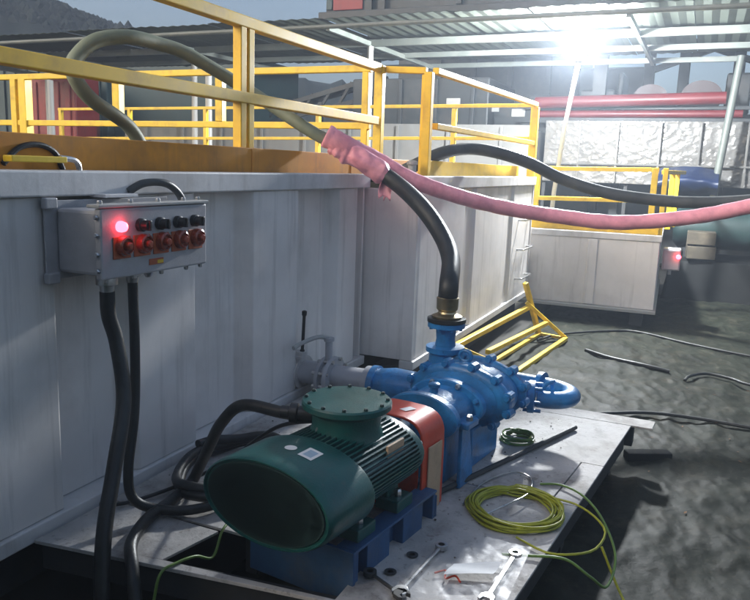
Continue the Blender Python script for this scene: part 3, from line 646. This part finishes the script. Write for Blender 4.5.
sh = smooth_tube('conduit', [(2.62,2.36,1.70),(2.7,2.33,1.74),(2.82,2.30,1.735),(2.93,2.31,1.67),(2.95,2.33,1.60)], .018, 'rubber_grey', None, 10)
tag(sh, 'short grey conduit bent over the top right of the control box', 'conduit')

# ================================================================== cables
c1 = smooth_tube('power_cable', [(2.32,2.21,1.305),(2.325,2.21,1.2),(2.345,2.19,1.08),(2.30,2.12,.86),(2.16,2.05,.62),(2.05,2.0,.44),(1.985,1.96,.28),(1.95,1.93,.12),(1.93,1.92,.02)], .031, 'rubber', None, 14)
tag(c1, 'thick black cable hanging from the control box over the platform edge', 'cable')
c2 = smooth_tube('power_cable', [(2.47,2.21,1.335),(2.475,2.21,1.02),(2.44,2.19,.75),(2.36,2.16,.52),(2.35,2.13,.40),(2.40,2.06,.345),(2.47,1.93,.335),(2.62,1.84,.335),(2.85,1.80,.335),(3.05,1.78,.335)], .022, 'rubber', None, 12)
tag(c2, 'thinner black cable dropping from the control box and curling along the deck', 'cable')
lp = []
for k in range(46):
    a = 2*PI*k/20; rr = 1 + .05*math.sin(k*.7); 
    lp.append((2.93+.36*rr*math.cos(a)+.05*math.sin(k*.3), 2.0+.25*rr*math.sin(a), .335+.028*(k/20)+.012*math.sin(k*1.3)))
c3 = smooth_tube('coiled_cable', lp, .024, 'rubber', None, 10, 4)
tag(c3, 'black cable lying in loops on the deck behind the motor', 'cable')
gx = math.cos(YAW); gs = math.sin(YAW)
def W(s, t, z): return (O[0]+gx*s-gs*t, O[1]+gs*s+gx*t, O[2]+z)
g0 = W(.525-.27*.42, -.005+.27*.90, .528)
c4 = smooth_tube('motor_cable', [g0, (2.58,1.72,.82), (2.58,1.83,.72), (2.63,1.93,.58), (2.68,2.02,.45), (2.66,2.06,.36), (2.50,2.05,.337), (2.33,2.03,.337), (2.14,1.95,.337), (2.04,1.86,.30), (1.97,1.78,.16),(1.95,1.77,.03)], .026, 'rubber', None, 12)
tag(c4, 'black cable from the motor terminal box looping down over the platform edge', 'cable')
c5 = smooth_tube('thin_wire', [W(.50,.10,.50),(2.70,1.62,.70),(2.76,1.90,.48),(2.80,2.1,.34),(2.6,2.16,.325),(2.42,2.24,.32),(2.33,2.30,.34)], .009, 'rubber', None, 8)
tag(c5, 'thin dark wire trailing from the motor to the foot of the tank wall', 'wire')
c6 = smooth_tube('thin_wire', [(2.50,1.72,.33),(2.40,1.70,.325),(2.32,1.69,.25),(2.22,1.70,.30),(2.13,1.72,.312),(2.06,1.74,.30),(2.03,1.75,.2),(2.02,1.77,.05)], .006, 'wire_green', None, 8)
tag(c6, 'pale thin wire drooping across the black gap at the platform front', 'wire')

def ring_coil(name, label, ctr, r, turns, m, rad, group=None, tail=None, q=1.0):
    pts = []
    for k in range(int(turns*18)):
        a = 2*PI*k/18 + .6; j = .075*r*noise.noise(Vector((k*.37, 1.3, 0)))*2; rr = r*(1 + .10*math.sin(k*.113) ) + j
        hgt = rad + rad*1.7*((k // 18) % 4) + .004*noise.noise(Vector((k*.3,5,0)))
        pts.append((ctr[0]+rr*math.cos(a)+.012*math.sin(k*.05), ctr[1]+rr*math.sin(a), ctr[2]+max(rad, hgt)))
    if tail: pts += tail
    o = smooth_tube(name, pts, rad, m, None, 6, 3)
    return tag(o, label, 'wire coil', group)
ring_coil('wire_coil', 'coil of yellow-green earth wire on the platform edge', (3.205,.645,.303), .195, 16, 'wire', .0055,
          tail=[(3.38,.52,.33),(3.36,.40,.33),(3.28,.30,.325),(3.18,.24,.31),(3.03,.26,.30),(2.92,.33,.312),(2.88,.44,.312),(2.95,.58,.312)])
gw = smooth_tube('green_wire', [(3.55,.60,.312),(3.58,.50,.315),(3.50,.38,.315),(3.36,.27,.28),(3.2,.19,.20),(3.0,.20,.16),(2.9,.26,.24),(2.86,.36,.312),(2.82,.50,.312),(2.78,.60,.312)], .006, 'wire_green', None, 8)
tag(gw, 'green wire looping off the platform edge below the yellow coil', 'wire')
gw2 = smooth_tube('green_wire', [(3.18,.25,.24),(3.14,.17,.10),(3.06,.10,.035),(2.93,.02,.03),(2.8,-.02,.03),(2.6,-.03,.03)], .006, 'wire', None, 8)
tag(gw2, 'yellow wire end trailing down onto the black ground sheet', 'wire')
gw3 = smooth_tube('steel_wire', [(3.15,.88,.31),(3.42,.86,.312),(3.62,.76,.316),(3.60,.66,.312),(3.38,.62,.33),(3.2,.68,.335),(3.05,.75,.33)], .004, 'steel', None, 6)
tag(gw3, 'thin bare wire loop beside the yellow coil', 'wire')
ring_coil('wire_coil', 'small tangled wire bundle on the deck at the foot of the pump', (4.13,.85,.302), .085, 5, 'wire_green', .006)
rd = obj('steel_rod', MB().lathe([(0,.014),(1.42,.014)], 10, (3.14,1.04,.318), (1.34,-.47,0.0)), 'dark_steel', None, smooth=True, ang=30)
tag(rd, 'long thin dark rod lying diagonally on the deck beside the pump', 'rod')
dk = MB().add([(3.88+.26*math.cos(2*PI*k/24)*(1+.12*math.sin(k*1.7)), .62+.12*math.sin(2*PI*k/24)*(1+.12*math.cos(k*2.1)), .3065) for k in range(24)], [tuple(range(24))])

def wrench(label, p, q, m='steel', wdt=.022):
    p = Vector((*p,.306)); q = Vector((*q,.306)); d = (q-p); L_ = d.length; a = math.atan2(d.y, d.x)
    t = thing('wrench', label, 'wrench', p, a, 'tools on the deck')
    obj('shaft', MB().beam((.02,0,.008),(L_-.02,0,.010), wdt*.6, .010), m, t, bevel=.003)
    ro = MB(); n = 20
    for i in range(n):
        pass
    ro.lathe([(-.009,.014),(-.009,.026),(.009,.026),(.009,.014),(-.009,.014)], 18, (L_,0,.011), (0,0,1), (1,0,0))
    obj('ring_end', ro, m, t, smooth=True, ang=30)
    js = [(0.0,.020),(.02,.028),(.03,.012),(-.005,.008),(-.032,.018),(-.040,.010),(-.020,-.002)]
    jaw = [(.03,-.012),(.03,.012),(.012,.028),(-.018,.030),(-.030,.020),(-.008,.012),(-.008,-.012),(-.030,-.020),(-.018,-.030),(.012,-.028)]
    obj('open_end', MB().prism(jaw, .002, .018), m, t, bevel=.002)
wrench('shiny wrench lying diagonally near the white paper', (2.34,.87), (2.72,.84))
wrench('dark wrench lying crossways at the platform front beside the motor base', (2.32,.86), (2.40,1.02), 'dark_steel')
wrench('bright wrench under the plastic film close to the platform edge', (2.44,.57), (2.80,.55), 'steel', .034)
pa = obj('paper_sheet', MB().grid(lambda u, v: (2.49+.10*u+.09*v, .755-.01*u-.17*v, .334+.004*math.sin(5*u+3*v)), 6, 6), 'paper', None, smooth=True)
tag(pa, 'small white sheet of paper lying on the deck beside the coil', 'paper')
rt = smooth_tube('red_string', [(2.52,.80,.312),(2.55,.765,.316),(2.50,.75,.314),(2.53,.72,.316),(2.50,.69,.314)], .004, 'red', None, 6)
tag(rt, 'short red thread on the corner of the white paper', 'thread')
fmv = MB().grid(lambda u, v: (2.36+.52*u, .50+.40*v, .316+.007*abs(noise.noise(Vector((u*5,v*5,1.7))))+.003*abs(noise.noise(Vector((u*19,v*17,0.7))))), 46, 40)
tag(obj('plastic_film', fmv, 'film', None, smooth=True, ang=80), 'crumpled clear plastic film over the paper and wrench', 'plastic film')
for i,(x,y) in enumerate(((2.46,.96),(2.62,.93))):
    wsh = obj('washer', MB().lathe([(0,.012),(0,.024),(.004,.024),(.004,.012),(0,.012)], 18, (x,y,.304), (0,0,1), (1,0,0)), 'dark_steel', None, smooth=True, ang=30)
    tag(wsh, ('small dark washer near the end of the dark wrench' if i == 0 else 'small dark washer between motor base and shiny wrench'), 'washer')

# ground cables on the right
def gcable(label, pts, r=.014):
    o = smooth_tube('ground_cable', [(x, y, max(z, tarp_z(x,y)+r*.8)) for x,y,z in pts], r, 'rubber', None, 8)
    tag(o, label, 'cable', 'cables on the ground sheet')
gcable('black cable running over the ground sheet from the platform corner to the right', [(5.6,.75,.03),(5.78,.5,.03),(5.96,.2,.03),(6.0,-.16,.03),(5.97,-.5,.03),(5.9,-1.1,.03),(5.9,-1.8,.03)])
gcable('black cable crossing the ground sheet below the low far tank', [(8.0,1.5,.03),(8.47,1.34,.03),(9.0,.8,.03),(9.05,.5,.03),(8.76,-.04,.03),(8.5,-.62,.03),(8.3,-1.3,.03),(8.2,-2,.03)])
gcable('short black cable in the middle of the ground sheet at the right edge', [(7.15,-.02,.02),(7.3,-.06,.03),(7.48,-.2,.03),(7.42,-.4,.03),(7.25,-.6,.03),(7.1,-1.2,.03)])
gcable('short cable piece lying behind the bent blue pipe', [(7.75,.95,.03),(7.55,.68,.03),(7.42,.35,.03),(7.4,.12,.02)], .02)

# ================================================================== yellow steps frame leaning by the second tank
ys = thing('yellow_step_frame', 'yellow welded steel step frame leaning against the pale tank', 'step frame', (6.5,1.42,0.0))
yo = Vector((6.5,1.42,0.0))
def ybar(name, p, q, s=.05): obj(name, MB().beam(Vector(p)-yo, Vector(q)-yo, s, s*.85), 'yellow', ys, bevel=.006)
ybar('base_bar', (6.55,1.41,.03),(8.26,1.24,.03)); ybar('base_bar', (6.75,1.70,.03),(8.36,1.55,.03), .045)
ybar('top_bar', (6.20,1.88,.30),(8.14,1.66,.36), .055); ybar('step_bar', (6.32,1.62,.25),(8.17,1.45,.20), .05)
ybar('strut', (8.12,1.68,.42),(8.28,1.24,.03)); ybar('strut', (6.18,1.90,.31),(6.56,1.40,.03), .045)
ybar('upright', (8.10,1.70,.64),(8.34,1.56,.04), .055); ybar('end_bar', (8.36,1.56,.03),(8.28,1.25,.03), .04)

# ================================================================== floodlight on its post
fp = thing('floodlight', 'blazing white work lamp on a thin pale post under the canopy', 'floodlight', (10.1,1.845,1.10))
obj('post', MB().tube([(0,.0,-.01),(0,-.02,.5),(0,-.10,1.4),(0,-.205,2.15)], .030, 12), 'white', fp, smooth=True)
obj('socket', MB().lathe([(0,.035),(.02,.05),(.07,.055),(.075,.04)], 20, (0,-.205,2.15), (0,0,1), (1,0,0)), 'dark_steel', fp, smooth=True, ang=30)
glp = [(.15*(1-math.cos(PI*k/12)), .15*math.sin(PI*k/12)) for k in range(13)]
glp[0] = (0,0); glp[-1] = (.30,0)
obj('globe', MB().lathe(glp, 20, (0,-.21,2.226), (0,0,1), (1,0,0)), emit('floodlight_globe', (.93,.97,1.0), 1900), fp, smooth=True)

# ================================================================== canopy (rain shelter) over the far plant
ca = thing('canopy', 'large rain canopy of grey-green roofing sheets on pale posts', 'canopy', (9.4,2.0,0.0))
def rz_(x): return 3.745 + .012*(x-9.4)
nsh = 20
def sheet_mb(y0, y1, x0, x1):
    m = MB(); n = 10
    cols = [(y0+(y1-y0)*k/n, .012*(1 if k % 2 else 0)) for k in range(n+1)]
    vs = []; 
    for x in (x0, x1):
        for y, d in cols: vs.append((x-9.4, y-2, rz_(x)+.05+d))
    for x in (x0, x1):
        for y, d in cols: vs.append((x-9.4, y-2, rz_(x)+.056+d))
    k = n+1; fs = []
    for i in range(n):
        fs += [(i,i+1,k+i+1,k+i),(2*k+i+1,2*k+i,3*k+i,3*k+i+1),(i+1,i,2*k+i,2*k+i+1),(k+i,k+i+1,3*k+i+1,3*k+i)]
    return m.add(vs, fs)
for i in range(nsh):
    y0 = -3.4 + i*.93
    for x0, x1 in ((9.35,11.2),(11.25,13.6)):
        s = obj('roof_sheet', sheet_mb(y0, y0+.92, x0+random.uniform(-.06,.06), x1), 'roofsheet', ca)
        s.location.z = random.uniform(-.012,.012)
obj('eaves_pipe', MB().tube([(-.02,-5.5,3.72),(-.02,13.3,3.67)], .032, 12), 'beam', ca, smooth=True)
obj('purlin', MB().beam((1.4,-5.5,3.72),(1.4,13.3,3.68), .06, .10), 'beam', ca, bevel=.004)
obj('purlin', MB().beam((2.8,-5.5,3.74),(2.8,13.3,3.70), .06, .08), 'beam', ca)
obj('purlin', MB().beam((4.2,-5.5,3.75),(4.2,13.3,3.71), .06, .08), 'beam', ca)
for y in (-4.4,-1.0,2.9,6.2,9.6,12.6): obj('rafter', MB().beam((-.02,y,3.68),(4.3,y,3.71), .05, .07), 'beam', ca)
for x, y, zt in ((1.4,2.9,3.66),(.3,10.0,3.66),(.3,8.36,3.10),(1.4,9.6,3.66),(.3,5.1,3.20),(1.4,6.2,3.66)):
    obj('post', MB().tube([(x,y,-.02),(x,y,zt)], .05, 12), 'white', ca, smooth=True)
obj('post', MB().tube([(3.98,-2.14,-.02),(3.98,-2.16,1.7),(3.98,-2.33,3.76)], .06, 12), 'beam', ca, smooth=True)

# dark plant above and behind the canopy
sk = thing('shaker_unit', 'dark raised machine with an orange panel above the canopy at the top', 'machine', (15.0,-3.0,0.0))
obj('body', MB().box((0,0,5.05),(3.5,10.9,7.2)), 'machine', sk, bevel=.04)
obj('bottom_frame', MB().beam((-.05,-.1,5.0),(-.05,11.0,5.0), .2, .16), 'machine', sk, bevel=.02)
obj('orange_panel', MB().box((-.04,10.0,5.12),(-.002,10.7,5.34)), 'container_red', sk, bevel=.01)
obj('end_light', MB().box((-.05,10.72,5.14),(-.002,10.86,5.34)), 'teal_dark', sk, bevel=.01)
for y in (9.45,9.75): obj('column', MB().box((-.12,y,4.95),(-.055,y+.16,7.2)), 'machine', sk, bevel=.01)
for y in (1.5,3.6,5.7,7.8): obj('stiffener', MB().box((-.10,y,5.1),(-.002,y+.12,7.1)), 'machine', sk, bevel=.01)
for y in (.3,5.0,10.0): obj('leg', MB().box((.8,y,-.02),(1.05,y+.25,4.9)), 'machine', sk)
ct = thing('site_container', 'dark teal container behind the cross railing at left', 'container', (15.0,9.9,0))
obj('body', MB().box((0,4.2,0),(2.4,9.5,4.3)), 'teal_dark', ct, bevel=.03)
obj('body', MB().box((.2,0,0),(2.4,4.18,4.25)), 'teal_dark', ct, bevel=.03)
for k in range(12): obj('rib', MB().box((-.05,4.4+k*.42,.1),(-.002,4.55+k*.42,4.2)), 'teal_dark', ct, bevel=.01)
rc = thing('site_container', 'dark red container seen through the yellow rails at far left', 'container', (14.75,14.0,0))
obj('body', MB().box((-.9,0,0),(-.12,1.9,3.75)), 'container_red', rc, bevel=.03)
for k in range(5): obj('rib', MB().box((-.94,.15+k*.36,.1),(-.902,.30+k*.36,3.6)), 'container_red', rc, bevel=.01)
rr_ = thing('red_roof', 'small dark red roof peeking above the canopy before the hill', 'roof', (27.0,30.2,-2.1))
obj('roof_slope', MB().add([(-2,-3,7.6),(-2,3,7.6),(0,2.4,8.6),(0,-2.4,8.6),(2,-3,7.6),(2,3,7.6)],[(0,3,2,1),(4,5,2,3),(0,4,3),(1,2,5)]), 'container_red', rr_)
obj('wall', MB().box((-1.7,-2.6,-.02),(1.7,2.6,7.58)), 'machine', rr_)
# conveyor / truss seen in the gap of sky
tr = thing('conveyor', 'dark sloping conveyor truss seen against the sky gap', 'conveyor', (16.0,8.3,0))
for a, b in (((0,1.9,3.05),(0,-1.3,3.85)),((0,1.9,2.75),(0,-1.3,3.45)),((.5,1.9,3.05),(.5,-1.3,3.85))): obj('chord', MB().beam(a,b,.09,.09), 'machine', tr)
for k in range(6):
    y = 1.7-k*.5; obj('brace', MB().beam((0,y,2.80+(1.9-y)*.22),(0,y-.3,3.12+(1.9-y+.3)*.25), .06,.06), 'machine', tr)
for y in (.2,-.9): obj('leg', MB().beam((0,y,-.02),(0,y,3.3), .10,.10), 'machine', tr)
obj('belt', MB().beam((.25,1.9,3.1),(.25,-1.3,3.9), .5,.05), 'machine', tr)
# machinery block right of the gap
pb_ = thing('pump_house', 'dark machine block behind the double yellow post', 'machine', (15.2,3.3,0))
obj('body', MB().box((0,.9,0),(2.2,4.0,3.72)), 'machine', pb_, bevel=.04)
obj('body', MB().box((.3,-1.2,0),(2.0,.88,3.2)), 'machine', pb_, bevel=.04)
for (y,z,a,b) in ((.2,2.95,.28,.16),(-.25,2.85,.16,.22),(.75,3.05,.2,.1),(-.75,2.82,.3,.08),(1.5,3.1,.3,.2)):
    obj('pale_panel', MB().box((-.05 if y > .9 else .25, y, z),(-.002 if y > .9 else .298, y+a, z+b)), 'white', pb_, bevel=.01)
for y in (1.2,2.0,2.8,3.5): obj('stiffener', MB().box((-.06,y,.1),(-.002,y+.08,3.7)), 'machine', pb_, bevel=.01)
# red pipe rack with reels
pr_ = thing('red_pipe_rack', 'long red pipe on a dark rack behind the plastic sheeting', 'pipe rack', (15.0,-3.5,0))
obj('red_pipe', MB().tube([(0,6.7,3.19),(0,3.3,3.27)], .11, 18), 'pipe_red', pr_, smooth=True)
obj('red_pipe', MB().tube([(.1,6.7,2.98),(.1,3.0,3.0)], .07, 14), 'pipe_red', pr_, smooth=True)
obj('rack_beam', MB().beam((.1,7,2.86),(.1,0,2.86), .2,.10), 'machine', pr_)
obj('rack_beam', MB().beam((.3,7,3.12),(.3,2.6,3.12), .1,.06), 'machine', pr_)
for y in (.5,3.0,5.0,6.8): obj('rack_leg', MB().box((.05,y,-.02),(.2,y+.15,2.80)), 'machine', pr_)
for nm, y, r, lab in (('hose_reel',.22,.36,'right of the two dark reels above the red pipe'),('hose_reel',1.12,.32,'left of the two dark reels above the red pipe')):
    t = thing(nm, lab, 'reel', (15.5,y,3.05+.0), 0, 'reels behind the red pipe')
    obj('drum', MB().lathe([(0,r),(.06,r),(.061,r*.55),(.4,r*.55),(.401,r),(.46,r)], 36, (0,0,r*.75+.03), (1,0,0), (0,0,1), .8), 'reel', t, smooth=True, ang=30)
    obj('hub', MB().lathe([(-.05,r*.2),(0,r*.22)], 20, (0,0,r*.75+.03), (1,0,0), (0,0,1), .8), 'machine', t, smooth=True, ang=30)
    obj('stand', MB().box((.1,-.1,-.18),(.35,.1,.12)), 'machine', t)
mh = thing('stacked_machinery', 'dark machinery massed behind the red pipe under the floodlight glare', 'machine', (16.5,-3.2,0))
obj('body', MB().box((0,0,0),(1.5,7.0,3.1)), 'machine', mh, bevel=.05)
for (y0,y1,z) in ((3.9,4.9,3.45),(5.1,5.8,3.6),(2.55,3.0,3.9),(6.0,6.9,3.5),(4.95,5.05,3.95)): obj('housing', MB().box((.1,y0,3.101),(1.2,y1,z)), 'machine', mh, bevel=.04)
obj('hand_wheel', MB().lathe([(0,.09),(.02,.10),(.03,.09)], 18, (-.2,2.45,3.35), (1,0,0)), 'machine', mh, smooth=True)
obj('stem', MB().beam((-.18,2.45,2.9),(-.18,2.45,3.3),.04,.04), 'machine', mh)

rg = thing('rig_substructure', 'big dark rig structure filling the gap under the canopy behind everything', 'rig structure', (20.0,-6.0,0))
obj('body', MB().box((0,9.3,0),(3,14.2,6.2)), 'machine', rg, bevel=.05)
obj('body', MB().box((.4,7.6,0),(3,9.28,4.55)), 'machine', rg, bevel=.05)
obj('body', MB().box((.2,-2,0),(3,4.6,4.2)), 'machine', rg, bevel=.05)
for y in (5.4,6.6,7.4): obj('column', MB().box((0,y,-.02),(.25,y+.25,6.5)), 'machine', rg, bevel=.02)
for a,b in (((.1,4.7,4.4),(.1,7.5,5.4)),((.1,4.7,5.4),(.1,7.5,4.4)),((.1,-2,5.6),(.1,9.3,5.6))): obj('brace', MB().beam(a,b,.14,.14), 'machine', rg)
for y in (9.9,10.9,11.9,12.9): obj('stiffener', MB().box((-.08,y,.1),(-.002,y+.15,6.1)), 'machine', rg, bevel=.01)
# plastic wrapped walls
def crinkle_wall(y0, y1, z0, z1, x, amp, nu, nv, seed):
    def fn(u, v):
        y = y0+(y1-y0)*u; z = z0+(z1-z0)*v
        rdg = noise.ridged_multi_fractal(Vector((y*5.5, z*6.5, seed)), .8, 2.1, 5, .9, 2.0)-1
        return (x - amp*rdg + .03*noise.noise(Vector((y*.9,z*.9,seed))), y, z)
    return MB().grid(fn, nu, nv)
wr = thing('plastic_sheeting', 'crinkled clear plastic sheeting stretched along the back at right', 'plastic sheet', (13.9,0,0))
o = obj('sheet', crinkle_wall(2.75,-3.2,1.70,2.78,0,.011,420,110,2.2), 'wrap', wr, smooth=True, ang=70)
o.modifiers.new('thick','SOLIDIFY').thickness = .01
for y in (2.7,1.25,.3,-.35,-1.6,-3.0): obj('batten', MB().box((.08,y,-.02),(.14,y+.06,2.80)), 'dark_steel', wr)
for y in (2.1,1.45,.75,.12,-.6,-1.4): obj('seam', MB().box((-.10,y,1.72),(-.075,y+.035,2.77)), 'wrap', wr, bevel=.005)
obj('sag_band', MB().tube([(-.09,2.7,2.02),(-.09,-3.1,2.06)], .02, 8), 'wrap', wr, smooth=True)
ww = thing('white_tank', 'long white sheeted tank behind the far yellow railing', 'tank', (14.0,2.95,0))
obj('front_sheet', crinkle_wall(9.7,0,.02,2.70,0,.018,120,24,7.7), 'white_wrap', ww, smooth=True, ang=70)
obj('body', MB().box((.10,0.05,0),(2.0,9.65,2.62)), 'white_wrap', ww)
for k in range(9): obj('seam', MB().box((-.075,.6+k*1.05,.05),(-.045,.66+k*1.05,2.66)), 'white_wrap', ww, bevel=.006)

# right-hand clutter below the sheeting
bt = MB().grid(lambda u, v: (.5*math.sin(PI*v)*-1+.06*noise.noise(Vector((u*4,v*4,1))), -.95*u, .0+.45*v+.06*math.sin(PI*u)*v+.03*noise.noise(Vector((u*5,v*5,4)))), 20, 14)
t = thing('tarp_bundle', 'blue tarp bundle under the plastic sheeting at right', 'tarp', (13.5,.75,1.52))
obj('cloth', bt, 'blue_tarp', t, smooth=True, ang=80)
tt = thing('tarp_covered_pipe', 'rounded teal tarp-covered load at the right edge behind the pink hose', 'tarp', (12.95,.38,.0))
def tarpfn(u, v):
    a = 2*PI*v; y = -3.2*u
    r = .40*(1+.05*noise.noise(Vector((y*2,math.cos(a)*2,math.sin(a)*2))))*(0.75 if u < .02 else 1)
    return (r*math.cos(a), y, 1.07+r*.82*math.sin(a))
obj('cloth', MB().grid(tarpfn, 40, 30), 'teal_tarp', tt, smooth=True, ang=80)
for y in (-.3,-1.6,-2.9): obj('trestle', MB().box((-.25,y,-.02),(.25,y+.12,.76)), 'dark_steel', tt)
hp = thing('dark_ground_stack', 'low black stack added to darken the ground behind the far tank at right', 'stack', (12.6,-.45,0))  # near-black cover added so the ground here stays dark under the lamp
obj('sheet', MB().grid(lambda u, v: (-.45+1.6*u, .9-3.6*v, (.60 if 0.03<u<.97 and .02<v<.98 else -.02)+.03*noise.noise(Vector((u*5,v*9,2)))), 24, 40), 'heap', hp, smooth=True, ang=80)
for i,(z,lab) in enumerate(((.62,'lower beige carton behind the red-lit junction box'),(.835,'upper beige carton behind the red-lit junction box'))):
    t = thing('carton', lab, 'carton', (12.35,-.05+.01*i,z+.02), R(4-3*i), 'beige cartons')
    obj('box', MB().box((-.2,-.2,0),(.25,.2,.19)), 'beige', t, bevel=.008)

# ================================================================== hazy air round the lit plant
hm = bpy.data.materials.new('hazy_air'); hm.use_nodes = True
hn = hm.node_tree; hn.nodes.clear()
ho = hn.nodes.new('ShaderNodeOutputMaterial'); hv = hn.nodes.new('ShaderNodeVolumePrincipled')
hv.inputs['Color'].default_value = (0.74, 0.85, 1.0, 1); hv.inputs['Density'].default_value = 0.0058; hv.inputs['Anisotropy'].default_value = 0.35
hn.links.new(hv.outputs[0], ho.inputs['Volume'])
tag(obj('haze', MB().box((-30,-60,-1.03),(150,150,24)), hm), 'thin hazy dusk air', 'haze', kind='stuff')

# ================================================================== small litter
lm = MB()
for i in range(130):
    if i < 80: x = random.uniform(2.5,4.7); y = min(1.04, random.gauss(.82,.13) - .1*(x-2.5)/2.2); z = .3035
    else: x = random.uniform(2.5,4.2); y = random.uniform(1.65,2.3); z = .3005
    r = random.choice((.0015,.002,.003,.004,.006)); a = random.uniform(0,6.3)
    pts = [(x+r*random.uniform(.6,1.3)*math.cos(a+k*PI/2.5), y+r*random.uniform(.6,1.3)*math.sin(a+k*PI/2.5)) for k in range(5)]
    lm.prism(pts, z, z+r*.6)
tag(obj('grit', lm, mat('dried_mud_crumbs', (.10,.075,.05), .9, 0, .4, 40)), 'crumbs of dried mud and grit scattered on the deck', 'grit', kind='stuff')
lf = MB()
for i in range(45):
    x = random.uniform(2.6,7.5); y = random.uniform(-1.2,.25) ; r = random.uniform(.005,.013); a = random.uniform(0,6.3); z = tarp_z(x,y)+.006
    c, n_ = math.cos(a), math.sin(a)
    lf.add([(x-c*r*1.6,y-n_*r*1.6,z),(x+n_*r*.6,y-c*r*.6,z+.002),(x+c*r*1.6,y+n_*r*1.6,z+.003),(x-n_*r*.6,y+c*r*.6,z+.003)],[(0,1,2),(0,2,3)])
tag(obj('dead_leaves', lf, mat('dead_leaf_brown', (.20,.10,.04), .8, 0, .6, 9)), 'scattered dead leaves and scraps on the black ground sheet', 'leaves', kind='stuff')
